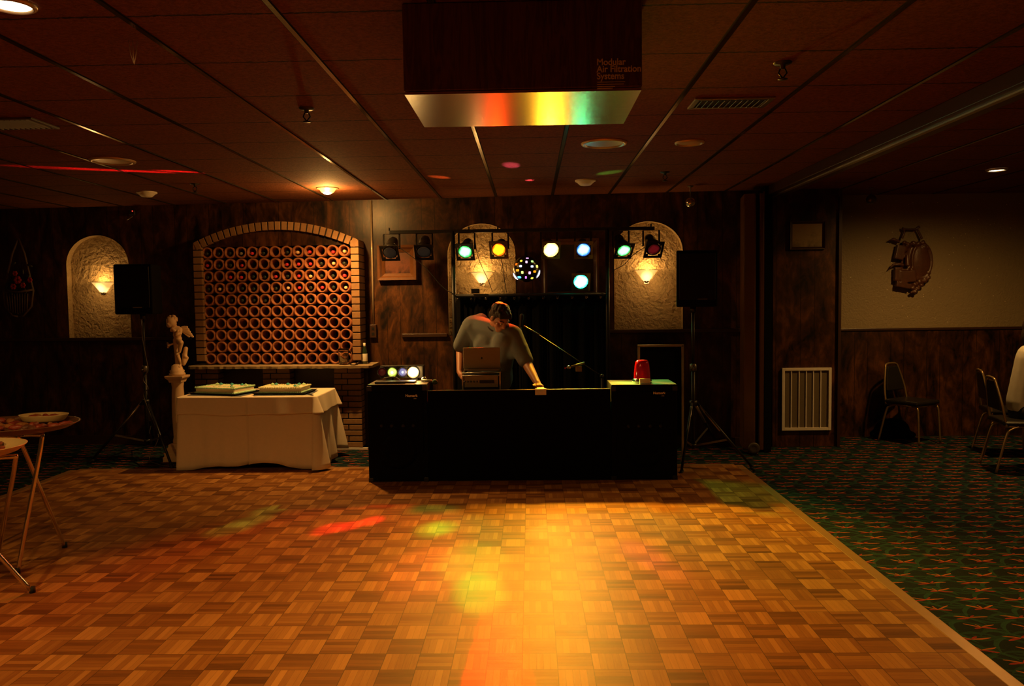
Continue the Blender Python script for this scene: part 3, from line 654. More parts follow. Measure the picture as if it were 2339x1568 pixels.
picture(866, 560, 952, 641, .075, 'small fruit still life in a wide glossy brown frame left of the lamp stand', MT['frame'], picmat('still_life', (.012, .006, .004), (.16, .05, .025), (.05, .04, .02)), wl, tk=.07)
picture(1238, 545, 1368, 680, .06, 'large dark landscape in a wooden frame behind the amber spotlight', MT['frame'], picmat('landscape', (.02, .015, .008), (.07, .05, .02), (.05, .045, .02)), wl)
def wpier(px, py, off=0): return at(px, py, yb-off)
picture(1803, 505, 1884, 571, .028, 'small framed landscape print on the panelled pier at the right', MT['darkwood'], picmat('print', (.10, .08, .04), (.26, .20, .10), (.30, .24, .13)), wpier, .001, .03)
# return air grille on pier
a, b = wpier(1785, 984, .012), wpier(1899, 840, .012); t_ = thing('return_air_grille', ((a.x+b.x)/2, a.y, a.z), 'white framed return air grille with vertical bars low on the panelled pier', 'air vent')
W_, H_, cx_, cz_ = b.x-a.x, b.z-a.z, (a.x+b.x)/2, (a.z+b.z)/2
m = MB(); m.box((cx_, a.y+.006, cz_), (W_-.02, .006, H_-.02)); m.build('filter', mat('grille_filter', (.13, .10, .06), .8, scale=50), t_)
m = MB(); fw = .030
for s_ in (-1, 1): m.box((cx_+s_*(W_/2-fw/2), a.y-.005, cz_), (fw, .018, H_)); m.box((cx_, a.y-.004, cz_+s_*(H_/2-fw/2)), (W_-2*fw, .018, fw))
m.build('frame', MT['white'], t_, bevel=.002)
for k in range(1, 6):
    x = cx_-W_/2+fw+(W_-2*fw)*k/6-.004+random.uniform(-.003, .003)
    if k == 5: x += .0
    m = MB(); m.box((x, a.y-.002, cz_), (.010, .010, H_-2*fw)); m.build('bar', MT['white'], t_)
# carved music trophy
Yt = WRY
t_ = thing('carved_ornament', at(2076, 600, Yt-.02), 'carved dark wooden lyre-and-shield ornament hanging on the glitter plaster wall', 'wall ornament')
m = MB()
def T(x, y, d=.04): return at(1980+x/7.465, 490+y/7.465, Yt-d)
k_ = 8.75/1798/7.465
m.tube([T(600, 410), T(640, 300), T(625, 240), T(600, 235)], [.014, .012, .014, .018], 8); m.tube([T(940, 420), T(880, 290), T(850, 240), T(900, 205)], [.014, .013, .014, .018], 8)
m.tube([T(640, 250), T(750, 255), T(860, 255)], .012, 8)
m.tube([T(370, 445), T(450, 425), T(560, 470)], [.004, .022, .018], 8)
m.ell(T(920, 790, .03), (.115, .03, .20), Matrix.Rotation(-.15, 3, 'Y')); m.tube([T(920+170*math.cos(q_)+20, 790+300*math.sin(q_)) for q_ in [PI*2*j/20 for j in range(20)]], .014, 8, closed=True)
m.box(T(560, 650), (.10, .05, .16), mat=Matrix.Rotation(.2, 3, 'Y')); m.box(T(690, 1060), (.17, .06, .13), mat=Matrix.Rotation(-.05, 3, 'Y')); m.box(T(520, 1020), (.07, .05, .15)); m.box(T(610, 1210), (.16, .06, .055), mat=Matrix.Rotation(.2, 3, 'Y'))
m.tube([T(690, 690, .07), T(690, 880, .08)], [.02, .028], 10); m.tube([T(380, 935), T(450, 860), T(560, 850), T(640, 870)], [.005, .016, .02, .016], 8)
for (x, y, r_) in ((640, 480, .03), (700, 520, .035), (800, 500, .04), (880, 500, .035), (960, 480, .03), (1030, 570, .024), (980, 560, .03), (660, 600, .03), (1050, 1080, .03), (990, 1130, .035), (900, 1150, .035), (930, 1210, .03), (850, 1100, .03), (820, 1200, .035), (780, 1260, .03), (760, 1330, .02), (820, 1320, .028), (870, 1270, .028), (1060, 1000, .026), (760, 940, .03)):
    m.ell(T(x, y), (r_, r_*.8, r_*.8), Matrix.Rotation(random.uniform(0, 3), 3, 'Y'), n=8)
m.box(T(760, 780, .015), (.24, .03, .34)); m.box(T(720, 1100, .015), (.22, .03, .2))
m.build('carving', MT['carving'], t_, remesh=.007, smooth_it=2)
# flower wreath at far left
q = wl(42, 640, .06); t_ = thing('wall_wreath', wl(42, 640, 0), 'dark woven wall basket ornament with red flowers at the left edge', 'wall ornament')
m = MB(); random.seed(3)
for s_ in (-1, 1):
    m.tube([wl(42+s_*x, y, .04) for (x, y) in ((0, 545), (14, 580), (26, 630), (34, 665), (30, 700), (12, 722), (0, 724))], .012, 8)
for k in range(9): m.tube([wl(15+k*6, 665+abs(k-4)*1.5, .05), wl(20+k*5.2, 718-abs(k-4)*2, .05)], .008, 6)
m.tube([wl(10, 662, .05), wl(42, 668, .07), wl(75, 662, .05)], .012, 8)
m.build('basket', mat('wicker', (.10, .06, .03), .6), t_)
m = MB()
for (x, y, r_) in ((40, 640, .045), (30, 655, .035), (52, 652, .032), (68, 640, .03), (34, 625, .03)):
    for k in range(6): a_ = k*PI/3; m.ell(wl(x, y, .08)+Vector((math.cos(a_)*r_*.6, 0, math.sin(a_)*r_*.6)), (r_*.5, r_*.3, r_*.5), n=8)
m.build('flowers', mat('red_petals', (.35, .015, .01), .6), t_)
m = MB()
for k in range(16): c = wl(42+random.uniform(-30, 34), random.uniform(600, 670), .06); m.ell(c, (.035, .01, .014), Matrix.Rotation(random.uniform(0, 3), 3, 'Y'), n=8)
m.build('leaves', mat('dull_leaves', (.03, .03, .012), .6), t_); random.seed(11)
# ================================================================== STATUE ON PEDESTAL
YS = 8.0
pc0 = at(405, 858, YS); SX, SZ = pc0.x, pc0.z
t_ = thing('pedestal', (SX, YS, 0), 'slender carved stone pedestal standing left behind the cake table', 'pedestal')
def sq(m, prof, c):          # square section lathe
    rings = [[(c[0]+sx*r_, c[1]+sy*r_, z_) for sx, sy in ((-1, -1), (1, -1), (1, 1), (-1, 1))] for (r_, z_) in prof]
    P = [p for r_ in rings for p in r_]; n = len(rings)
    m.add(P, [(3, 2, 1, 0), tuple((n-1)*4+k for k in range(4))]+[(j*4+k, j*4+(k+1) % 4, (j+1)*4+(k+1) % 4, (j+1)*4+k) for j in range(n-1) for k in range(4)])
m = MB(); sq(m, [(.125, .0), (.125, .05), (.115, .055), (.115, .09), (.10, .10), (.10, .135), (.085, .145), (.085, .17), (.07, .18)], (SX, YS)); m.build('base', MT['stone'], t_, bevel=.005)
m = MB(); pr = [(.062, .18), (.066, .2), (.056, .24)]+[(.056+.008*math.sin(PI*k/8), .24+(SZ-.36)*k/8) for k in range(9)]+[(.060, SZ-.09), (.062, SZ-.06)]; m.lathe(pr, (SX, YS, 0), n=20); m.build('shaft', MT['stone'], t_)
m = MB(); sq(m, [(.062, SZ-.07), (.068, SZ-.045), (.092, SZ-.02), (.095, SZ)], (SX, YS)); m.build('capital', MT['stone'], t_, bevel=.004)
t_ = thing('cherub_statue', (SX, YS, SZ+.001), 'pale cherub statue with wings leaning its head, on the pedestal', 'statue')
m = MB(); m.lathe([(0, SZ+.001), (.078, SZ+.001), (.080, SZ+.022), (.068, SZ+.032), (.074, SZ+.05), (.058, SZ+.06), (.052, SZ+.10), (.03, SZ+.115), (0, SZ+.118)], (SX+.0, YS, 0), n=26); m.build('plinth', MT['stone'], t_)
def S(x, y, d=0): q = at(360+x/7.466, 690+y/7.466, YS-.0); return Vector((q.x, YS-d, q.z))
m = MB()
m.cap(S(345, 470), .036, S(340, 600), .034); m.cap(S(300, 470, .02), .026, S(380, 480, .01), .03); m.ell(S(340, 560, .01), (.042, .038, .05)); m.ell(S(345, 630, .0), (.042, .04, .035))
m.cap(S(320, 660), .034, S(330, 860, .01), .022); m.cap(S(330, 860, .01), .023, S(400, 1060), .012); m.cap(S(400, 1070), .012, S(390, 1105, .03), .013)
m.cap(S(370, 670, .01), .033, S(450, 690, .07), .026); m.cap(S(450, 690, .07), .026, S(400, 850, .04), .016); m.cap(S(400, 855, .04), .014, S(370, 890, .06), .010)
m.cap(S(290, 440), .022, S(265, 480, .03), .020); m.cap(S(285, 470, .03), .021, S(370, 540, .07), .017); m.cap(S(370, 540, .07), .017, S(400, 490, .075), .015)
m.cap(S(385, 470), .023, S(400, 540, .02), .018); m.cap(S(400, 540, .02), .018, S(350, 560, .06), .014)
m.cap(S(320, 440), .02, S(280, 400, .02), .019); m.ell(S(250, 350, .02), (.050, .050, .058), Matrix.Rotation(-.5, 3, 'Y')); m.ell(S(235, 395, .055), (.028, .018, .026)); m.ell(S(225, 375, .07), .008)
m.build('figure', MT['stone'], t_, remesh=.005, smooth_it=5)
m = MB()
for k in range(34):
    a_ = random.uniform(0, 2*PI); b_ = random.uniform(-.2, 1.4); m.ell(S(250, 330, .0)+Vector((math.cos(a_)*math.cos(b_)*.048-.004, -math.sin(a_)*math.cos(b_)*.045+.008, math.sin(b_)*.055)), .014, n=8)
m.build('hair', MT['stone'], t_, remesh=.005, smooth_it=2)
for s_ in (-1, 1):
    m = MB()
    for j in range(5):
        e = S(470+26*j*s_ if s_ > 0 else 400+18*j, 430+42*j, -.04-(0 if s_ > 0 else .05))
        m.cap(S(385, 440+14*j, -.035), .013, e, .012)
    m.build('wing', MT['stone'], t_, remesh=.006, smooth_it=4)
m = MB(); m.cap(S(170, 700), .010, S(205, 740, .02), .016); m.cap(S(205, 740, .02), .016, S(175, 780), .010); m.cap(S(210, 740, .02), .012, S(300, 700, 0), .010); m.build('drapery', MT['stone'], t_, remesh=.006, smooth_it=3)
m = MB()
for (x, y, x2, y2, r_) in ((460, 800, 440, 1020, .022), (430, 900, 470, 940, .02), (300, 900, 330, 1060, .02), (480, 960, 440, 1060, .018)): m.cap(S(x, y, -.03), r_, S(x2, y2, -.01), r_*1.1)
m.build('tree_stump', MT['stone'], t_, remesh=.007, smooth_it=3)
# ================================================================== LOUDSPEAKERS ON TRIPODS
def speaker(pxs, Y, feet, label, slabel, mark):
    x0, x1, y0, y1 = pxs; a, b = at(x0, y1, Y), at(x1, y0, Y); cx_ = (a.x+b.x)/2; D = .36
    rz = .0
    t_ = thing('loudspeaker', (cx_, Y+D/2, a.z), label, 'loudspeaker', 'loudspeakers on tripods', rz=rz)
    W_, H_ = b.x-a.x, b.z-a.z; m = MB()
    poly = [(-W_/2, 0), (W_/2, 0), (W_*.32, D), (-W_*.32, D)]
    P = [(x, y-D/2, z) for z in (0, H_) for (x, y) in poly]; m.add(P, [(3, 2, 1, 0), (4, 5, 6, 7), (0, 1, 5, 4), (1, 2, 6, 5), (2, 3, 7, 6), (3, 0, 4, 7)])
    cb = m.build('cabinet', MT['blackmatt'], t_, world=False, bevel=.012)
    m = MB(); m.box((0, -D/2-.006, H_*.54), (W_*.88, .012, H_*.82)); gr = m.build('front_grille', mat('speaker_grille', (.007, .007, .007), .5, .5, scale=200), t_, world=False, bevel=.006)
    m = MB(); m.box((.0+W_*.12, -D/2-.013, H_*.135), (W_*.24 if mark else W_*.22, .003, .010)); m.build('badge', MT['alu'] if mark == 2 else MT['rackmetal'], t_, world=False)
    m = MB(); m.lathe([(0, 0), (.028, 0), (.028, -.05), (.02, -.05), (.02, 0)], (0, 0, 0), n=16); m.build('pole_socket', MT['black'], t_, world=False)
    s_ = thing('speaker_stand', (cx_, Y+D/2, 0), slabel, 'speaker stand', 'tripod speaker stands'); yc = Y+D/2
    zt = a.z-.052; zh = .62
    m = MB(); m.tube([(cx_, yc, .18), (cx_, yc, zh+.35)], .019, 14); m.tube([(cx_, yc, zh+.33), (cx_, yc, zt)], .0155, 14); m.build('pole', MT['black'], s_)
    m = MB(); m.lathe([(.020, 0), (.034, .005), (.034, .06), (.020, .07)], (cx_, yc, zh+.30), n=16); m.tube([(cx_, yc-.03, zh+.33), (cx_, yc-.07, zh+.33)], .008, 8); m.build('collar', MT['rackmetal'], s_)
    m = MB(); m.lathe([(.020, 0), (.04, .0), (.04, .05), (.020, .055)], (cx_, yc, zh-.03), n=16); m.build('leg_hub', MT['black'], s_)
    m = MB(); m.lathe([(.020, 0), (.034, 0), (.034, .03), (.020, .03)], (cx_, yc, .20), n=16); m.build('brace_hub', MT['black'], s_)
    for f_ in feet:
        g = fl(*f_); g.z = .012; h = Vector((cx_, yc, zh)); dd = (g-h); dd.z = 0; dn = dd.normalized()
        top = h+dn*.035
        m = MB(); m.tube([top, g+Vector((0, 0, .01))], .0125, 10); lg = m.build('leg', MT['black'], s_)
        m = MB(); m.tube([top+(g-top)*.05, top+(g-top)*.42], .0128, 10); m.build('chrome_sleeve', MT['alu'], lg)
        m = MB(); m.cap(g+Vector((0, 0, .022))-dn*.02, .017, g+Vector((0, 0, .006)), .016); m.build('rubber_foot', MT['rubber'], lg)
        m = MB(); m.bar(Vector((cx_, yc, .215))+dn*.03, top+(g-top)*.55, .018, .004); m.build('brace', MT['rackmetal'], s_)
    return cx_, yc, zt
lx, ly, lz = speaker((262, 345, 603, 719), 7.75, ((207, 1060), (393, 1072), (352, 1018)), 'black loudspeaker on a tripod overlapping the left arched niche', 'black tripod speaker stand at the left beside the statue pedestal', 2)
speaker((1545, 1640, 571, 702), 7.25, ((1556, 1085), (1722, 1078), (1640, 1022)), 'black loudspeaker on a tripod overlapping the right arched niche', 'black tripod speaker stand at the right of the DJ booth', 1)
m = MB(); pts = [(lx+.01, ly-.03, lz), (lx-.0, ly-.03, 1.30), (lx+.03, ly-.035, 1.1), (lx+.05, ly-.04, .95), (lx+.0, ly-.04, .85), (lx+.05, ly-.05, .76), (lx+.0, ly-.045, .68), (lx+.1, ly-.05, .4), (lx+.14, ly-.06, .25), (lx+.05, ly-.08, .05), (lx+.15, ly-.15, .008), (lx+.4, ly-.3, .006), (lx+.8, ly-.2, .006)]
def spl(P, n=6):
    P = [Vector(p) for p in P]; out = []
    for i_ in range(len(P)-1):
        a, b, c, d = P[max(i_-1, 0)], P[i_], P[i_+1], P[min(i_+2, len(P)-1)]
        for k in range(n):
            t = k/n; out.append(.5*((2*b)+(c-a)*t+(2*a-5*b+4*c-d)*t*t+(3*b-a-3*c+d)*t**3))
    return out+[P[-1]]
m.tube(spl(pts), .0045, 8); tag(m.build('speaker_cable', MT['rackmetal']), 'thin cable winding down the left speaker stand to the carpet', 'cable')
# ================================================================== CAKE TABLE
TF = 7.42; tl = at(404, 905, TF); tr_ = at(722, 909, TF); ZT = (tl.z+tr_.z)/2-.004
X0, X1 = tl.x, tr_.x; Y0, Y1 = TF, TF+.70
tt = thing('folding_table', ((X0+X1)/2, (Y0+Y1)/2, 0), 'folding table under the white cloth carrying the two cakes', 'table')
m = MB(); m.box(((X0+X1)/2, (Y0+Y1)/2, ZT-.02), (X1-X0-.03, Y1-Y0-.03, .03)); m.build('table_top', MT['darkwood'], tt)
for sx in (0, 1):
    for sy in (0, 1): m = MB(); m.tube([(X0+.12+(X1-X0-.24)*sx, Y0+.12+(Y1-Y0-.24)*sy, .0), (X0+.12+(X1-X0-.24)*sx, Y0+.12+(Y1-Y0-.24)*sy, ZT-.035)], .013, 10); m.build('leg', MT['rackmetal'], tt)
def drape(inset, top, hem, amp, freq, flare, seed, hemvar, phase=0, cornerdrop=0):
    rnd = random.Random(seed); bm = bmesh.new(); per = []
    x0, x1, y0, y1 = X0-inset, X1+inset, Y0-inset, Y1+inset; r = .025
    def edge(a, b, n, nx, ny, side): return [((a[0]+(b[0]-a[0])*k/n), (a[1]+(b[1]-a[1])*k/n), nx, ny, side, k/n) for k in range(n)]
    per += edge((x0+r, y0), (x1-r, y0), 90, 0, -1, 0); per += [(x1-r+r*math.sin(PI/2*k/6), y0+r-r*math.cos(PI/2*k/6), math.sin(PI/2*k/6), -math.cos(PI/2*k/6), 4, 0) for k in range(6)]
    per += edge((x1, y0+r), (x1, y1-r), 50, 1, 0, 1); per += [(x1-r+r*math.cos(PI/2*k/6), y1-r+r*math.sin(PI/2*k/6), math.cos(PI/2*k/6), math.sin(PI/2*k/6), 4, 0) for k in range(6)]
    per += edge((x1-r, y1), (x0+r, y1), 60, 0, 1, 2); per += [(x0+r-r*math.sin(PI/2*k/6), y1-r+r*math.cos(PI/2*k/6), -math.sin(PI/2*k/6), math.cos(PI/2*k/6), 4, 0) for k in range(6)]
    per += edge((x0, y1-r), (x0, y0+r), 50, -1, 0, 3); per += [(x0+r-r*math.cos(PI/2*k/6), y0+r-r*math.sin(PI/2*k/6), -math.cos(PI/2*k/6), -math.sin(PI/2*k/6), 4, 0) for k in range(6)]
    rows = 14; R = []; n = len(per); ph = [rnd.uniform(0, 6) for _ in range(4)]
    for j in range(rows+1):
        t = j/rows; ring = []
        for i_, (x, y, nx, ny, sd, q) in enumerate(per):
            s = i_/n*2*PI
            wv = (math.sin(freq*s+ph[0])+.6*math.sin(freq*1.7*s+ph[1])+.4*math.sin(freq*2.9*s+ph[2]))
            cf = 1.0+(1.4 if sd == 4 else 0)
            fold = 2.2 if sd == 1 and amp > .01 else 1
            o_ = amp*wv*(t**1.2)*fold + flare*t*(cf if x > (X0+X1)/2 else .35)
            z = top-(top-hem)*t - (hemvar*(math.sin(3.1*s+ph[3])+.5*math.sin(7*s+ph[0])) + (cornerdrop if sd == 4 else 0))*t
            z = max(z, .022); ring.append(bm.verts.new((x+nx*o_, y+ny*o_, z)))
        R.append(ring)
    for A, B in zip(R, R[1:]):
        for k in range(n): f = bm.faces.new((A[k], A[(k+1) % n], B[(k+1) % n], B[k])); f.smooth = True
    f = bm.faces.new(R[0]); return bm
def drobj(bm, name, label):
    me = bpy.data.meshes.new(name); bmesh.ops.recalc_face_normals(bm, faces=bm.faces); bm.to_mesh(me); bm.free(); me.materials.append(MT['cloth'])
    o = bpy.data.objects.new(name, me); COL.objects.link(o); s = o.modifiers.new('thick', 'SOLIDIFY'); s.thickness = .002; return tag(o, label, 'tablecloth', 'white cloths of the cake table')
drobj(drape(.004, ZT, .055, .012, 9, .05, 4, .028), 'table_skirt', 'long white lower cloth hanging to the floor around the cake table')
drobj(drape(.009, ZT+.004, ZT-.165, .004, 7, .030, 9, .008, cornerdrop=.0), 'tablecloth', 'short white top cloth lying over the long skirt of the cake table')
ZC = ZT+.006
MT['icing'] = mat('ivory_icing', (.92, .80, .52), .5, var=.06)
MT['gicing'] = mat('pale_green_icing', (.50, .80, .48), .5, var=.12)
MT['bicing'] = mat('blue_icing', (.06, .40, .42), .5)
MT['napkin'] = mat('blue_grey_napkin', (.10, .13, .17), .85)
def cake(cx_, cy_, rz, W_, D_, label, seed, colr):
    z0 = ZC+.004; Rz = Matrix.Rotation(rz, 3, 'Z'); c = Vector((cx_, cy_, 0))
    np_ = thing('serving_mat', (cx_, cy_, ZC), 'blue-grey paper mat under the '+('left' if seed == 1 else 'right')+' cake', 'mat', 'mats under the cakes', rz=rz+.12)
    m = MB(); m.box((0.02, -.03, .0015), (W_+.12, D_+.09, .002)); m.build('sheet', MT['napkin'], np_, world=False)
    b_ = thing('cake_board', (cx_, cy_, ZC+.004), 'dark flat board carrying the '+('left' if seed == 1 else 'right')+' cake', 'cake board', 'cake boards', rz=rz)
    m = MB(); P = []
    for (w_, d_, z_) in ((W_/2+.035, D_/2+.03, 0), (W_/2+.055, D_/2+.045, .016), (W_/2+.050, D_/2+.040, .016), (W_/2+.03, D_/2+.025, .004)): P += [(-w_, -d_, z_), (w_, -d_, z_), (w_, d_, z_), (-w_, d_, z_)]
    m.add(P, [(3, 2, 1, 0), (12, 13, 14, 15)]+[(j*4+k, j*4+(k+1) % 4, (j+1)*4+(k+1) % 4, (j+1)*4+k) for j in range(3) for k in range(4)]); m.build('tray', MT['black'], b_, world=False)
    zc_ = ZC+.009; H_ = .058
    t_ = thing('sheet_cake', (cx_, cy_, zc_), label, 'cake', 'sheet cakes', rz=rz)
    m = MB(); m.box((0, 0, H_/2), (W_, D_, H_)); m.build('sponge', MT['icing'], t_, world=False, bevel=.012)
    rnd = random.Random(seed)
    for zz, rr, mt_, nm in ((.010, .011, MT['gicing'], 'bottom_piping'), (H_, .0085, colr, 'top_piping')):
        m = MB()
        for (ax, n_) in ((0, int(W_/.017)), (1, int(D_/.017))):
            for s_ in (-1, 1):
                for k in range(n_+1):
                    u = -.5+k/n_; p = (u*W_, s_*D_/2, zz) if ax == 0 else (s_*W_/2, u*D_, zz)
                    m.ell(p, (rr, rr, rr*rnd.uniform(.9, 1.25)), n=8)
        m.build(nm, mt_, t_, world=False)
    for k in range(7):
        x, y = rnd.choice([(-.38, .3), (-.30, .36), (.3, -.25), (.38, .3), (.0, .38), (-.12, .30), (.34, -.34)]) if k > 99 else [(-.38, .3), (-.30, .34), (.30, -.22), (.38, .3), (-.02, .36), (.26, .34), (.38, -.32)][k]
        m = MB()
        for j in range(7): a_ = j*2*PI/7; m.ell((x*W_+.010*math.cos(a_), y*D_+.010*math.sin(a_), H_+.011), (.009, .009, .008), n=8)
        m.ell((x*W_, y*D_, H_+.018), .008, n=8); m.build('icing_flower', MT['bicing'] if k % 3 else MT['gicing'], t_, world=False)
    m = MB(); pts = [(-.33*W_+.66*W_*k/30, .12*D_*math.sin(k*1.1), H_+.002) for k in range(31)]; m.tube(pts, .0028, 6); m.build('icing_script', MT['gicing'], t_, world=False)
q = at(515, 889, TF+.28); cake(q.x-.01, TF+.30, -.32, .46, .31, 'rectangular cake with pale green border, turned at an angle, the left of two', 1, MT['gicing'])
q = at(650, 889, TF+.25); cake(q.x, TF+.27, -.06, .42, .28, 'rectangular cake with cream border and blue-green icing flowers, the right of two', 2, mat('cream_piping', (.70, .72, .42), .5))
# cake knife on the right
q = at(702, 896, TF+.16); kn = thing('cake_server', (q.x, q.y, ZC+.001), 'dark handled knife lying at the right end of the cake table', 'knife', rz=-1.0)
m = MB(); m.box((0, 0, .007), (.10, .018, .010)); m.build('handle', MT['black'], kn, world=False, bevel=.003)
m = MB(); m.box((.11, 0, .005), (.13, .022, .002)); m.build('blade', MT['chrome'], kn, world=False)
# ================================================================== TRAY STANDS WITH PLATTERS, LEFT FOREGROUND
MT['platter'] = mat('brown_tray', (.16, .075, .035), .35, coat=.4)
MT['plate'] = mat('cream_plate', (.58, .44, .22), .35)
foodm = [mat('fried_pastry', (.34, .13, .03), .55, var=.5, scale=40, bump=.5), mat('red_glaze', (.28, .045, .02), .4, var=.5, scale=40, bump=.5), mat('dark_meat', (.13, .045, .02), .5, var=.5, scale=40, bump=.5)]
def stand(cx_, cy_, zt_, legs, label):
    t_ = thing('tray_stand', (cx_, cy_, 0), label, 'tray stand', 'chrome folding tray stands')
    for (a, b) in legs: m = MB(); m.tube(spl([a, a+(b-a)*.06+Vector((0, 0, -.01)), b], 5), .0125, 12); l_ = m.build('leg', MT['chrome'], t_); m = MB(); m.lathe([(0, .0), (.016, 0), (.016, .03), (.0, .03)], (b.x, b.y, .016), n=12); m.build('foot_cap', MT['rubber'], l_)
    return t_
def leg(t_, pts): m = MB(); m.tube(spl(pts, 6), .0125, 12); return m.build('leg', MT['chrome'], t_)
ZP = .86
TA = at(12, 985, 4.70); TA.z = ZP; cA = Vector((TA.x, TA.y, 0))
def up_(x, y, Y): return at(x, y, Y)
tA = thing('tray_stand', (cA.x, cA.y, 0), 'chrome folding stand under the farther food platter at the left edge', 'tray stand', 'chrome folding tray stands')
g1 = fl(40, 1310, .02); g2 = fl(148, 1250, .02)
a1 = at(98, 1016, g1.y+.10); a2 = at(45, 1042, g2.y-.45); a1.z = min(a1.z, ZP-.03)
sep = Vector((-.50, -.05, 0))
for (a, g) in ((a1, g1), (a2, g2)):
    a = a.copy(); a.z = ZP-.035
    bnd = a+Vector((-.02, 0, .012)); pts = [g, g+(a-g)*.5, g+(a-g)*.96, a+Vector((-.03, 0, .01)), a+sep*.5+Vector((0, 0, .01)), a+sep+Vector((.03, 0, .01)), g+sep+(a-g)*.96, g+sep+(a-g)*.5, g+sep]
    m = MB(); m.tube(spl(pts, 6), .0125, 12); m.build('leg_frame', MT['chrome'], tA)
    for gg in (g, g+sep): m = MB(); m.lathe([(0, -.004), (.016, -.004), (.016, .03), (0, .03)], gg, n=12); m.build('foot_cap', MT['rubber'], tA)
# second stand, nearer
g3 = fl(74, 1353, .02); a3 = at(-18, 1225, 4.35)
TBc = at(-70, 1048, 3.85); TBc.z = ZP
tB = thing('tray_stand', (TBc.x, TBc.y, 0), 'chrome folding stand under the nearer food plate at the left edge', 'tray stand', 'chrome folding tray stands')
g4 = fl(-8, 1290, .02); a4 = at(38, 1088, 4.0)
for (g, a) in ((g3, Vector((g3.x-.42, g3.y-.28, ZP-.035))), (g4, Vector((a4.x, a4.y, ZP-.035)))):
    sp2 = Vector((-.35, -.35, 0))
    pts = [g, g+(a-g)*.5, g+(a-g)*.96, a+Vector((-.02, -.02, .01)), a+sp2*.5+Vector((0, 0, .01)), a+sp2+Vector((.02, .02, .01)), g+sp2+(a-g)*.96, g+sp2+(a-g)*.5, g+sp2]
    m = MB(); m.tube(spl(pts, 6), .0125, 12); m.build('leg_frame', MT['chrome'], tB)
    for gg in (g, g+sp2): m = MB(); m.lathe([(0, -.004), (.016, -.004), (.016, .03), (0, .03)], gg, n=12); m.build('foot_cap', MT['rubber'], tB)
def platter(c, rx, ry, mt_, label, name='serving_platter'):
    t_ = thing(name, c, label, 'platter', 'food platters'); m = MB(); prof = [(0, .004), (.78, .004), (.86, .012), (1, .042), (1.01, .046), (.98, .046), (.84, .02), (.76, .012), (0, .012)]; n = 48; R = []
    for (r_, z_) in prof:
        R.append([m.bm.verts.new((0, 0, z_))] if r_ == 0 else [m.bm.verts.new((rx*r_*math.cos(2*PI*k/n), ry*r_*math.sin(2*PI*k/n), z_)) for k in range(n)])
    for A, B_ in zip(R, R[1:]):
        for k in range(n):
            q = (A[0], B_[(k+1) % n], B_[k]) if len(A) == 1 else ((A[k], A[(k+1) % n], B_[0]) if len(B_) == 1 else (A[k], A[(k+1) % n], B_[(k+1) % n], B_[k])); f = m.bm.faces.new(q); f.smooth = True
    m.build('dish', mt_, t_, world=False); return t_
cA2 = at(168, 966, 4.72); rxA = .42; cc = Vector((cA2.x-rxA, 4.72, ZP-.008)); platter(cc, rxA, .34, MT['platter'], 'large round brown platter of food on the farther chrome stand')
cB2 = at(44, 1040, 3.95); cd2 = Vector((cB2.x-.27, 3.95, ZP-.008)); platter(cd2, .27, .25, MT['plate'], 'smaller cream platter of food on the nearer chrome stand')
# small dish on the platter and pieces of food
pd = platter(cc+Vector((.13, .17, .03)), .15, .10, MT['plate'], 'yellowish oval plate lying on the big brown platter', 'small_plate')
def food(c, L, r_, mt_, ang, kind):
    o = MB(); rnd = random.Random(int(c.x*1e4) ^ int(c.y*1e4)); p = []
    for k in range(6): t = k/5-.5; p.append((t*L, .25*L*math.sin(t*3)*kind, r_*.9+rnd.uniform(-.2, .2)*r_))
    o.tube(p, [r_*q for q in (.45, .9, 1.05, 1.0, .8, .4)], 10); q_ = o.build('food_piece', mt_, None); q_.location = c; q_.rotation_euler = (0, 0, ang); return q_
rnd = random.Random(5); pl = []; names = {0: 'golden fried', 1: 'red glazed', 2: 'dark brown'}
for k in range(34):
    for _ in range(60):
        a_ = rnd.uniform(0, 2*PI); r_ = math.sqrt(rnd.random())*.86; x, y = r_*math.cos(a_)*rxA, r_*math.sin(a_)*.34*.95
        if all((x-u)**2+(y-v)**2 > .072**2 for u, v in pl) and not (((x-.13)/.17)**2+((y-.17)/.12)**2 < 1): break
    else: continue
    pl.append((x, y)); kd = rnd.choice((0, 0, 1, 1, 2)); rr = math.hypot(x/rxA, y/.34)
    o = food(cc+Vector((x, y, .013+max(0, rr-.75)*.12)), rnd.uniform(.06, .085), rnd.uniform(.014, .022), foodm[kd], rnd.uniform(0, PI), rnd.choice((0, 1)))
    tag(o, names[kd]+' snack piece lying on the large brown platter', 'food', 'snack pieces on the large platter, '+names[kd])
for k in range(7):
    a_ = k*2*PI/7; o = food(cc+Vector((.13+.065*math.cos(a_), .17+.04*math.sin(a_), .043)), .06, .017, foodm[(k+1) % 2], a_, 1); tag(o, names[(k+1) % 2]+' snack piece on the yellowish oval plate', 'food', 'snack pieces on the oval plate, '+names[(k+1) % 2])
for k in range(14):
    a_ = k*2.4; r_ = .05+.012*k; o = food(cd2+Vector((r_*math.cos(a_), r_*math.sin(a_)*.92, .013)), .055, .014, foodm[k % 3], a_*1.7, k % 2); tag(o, names[k % 3]+' snack piece on the smaller cream platter', 'food', 'snack pieces on the cream platter, '+names[k % 3])
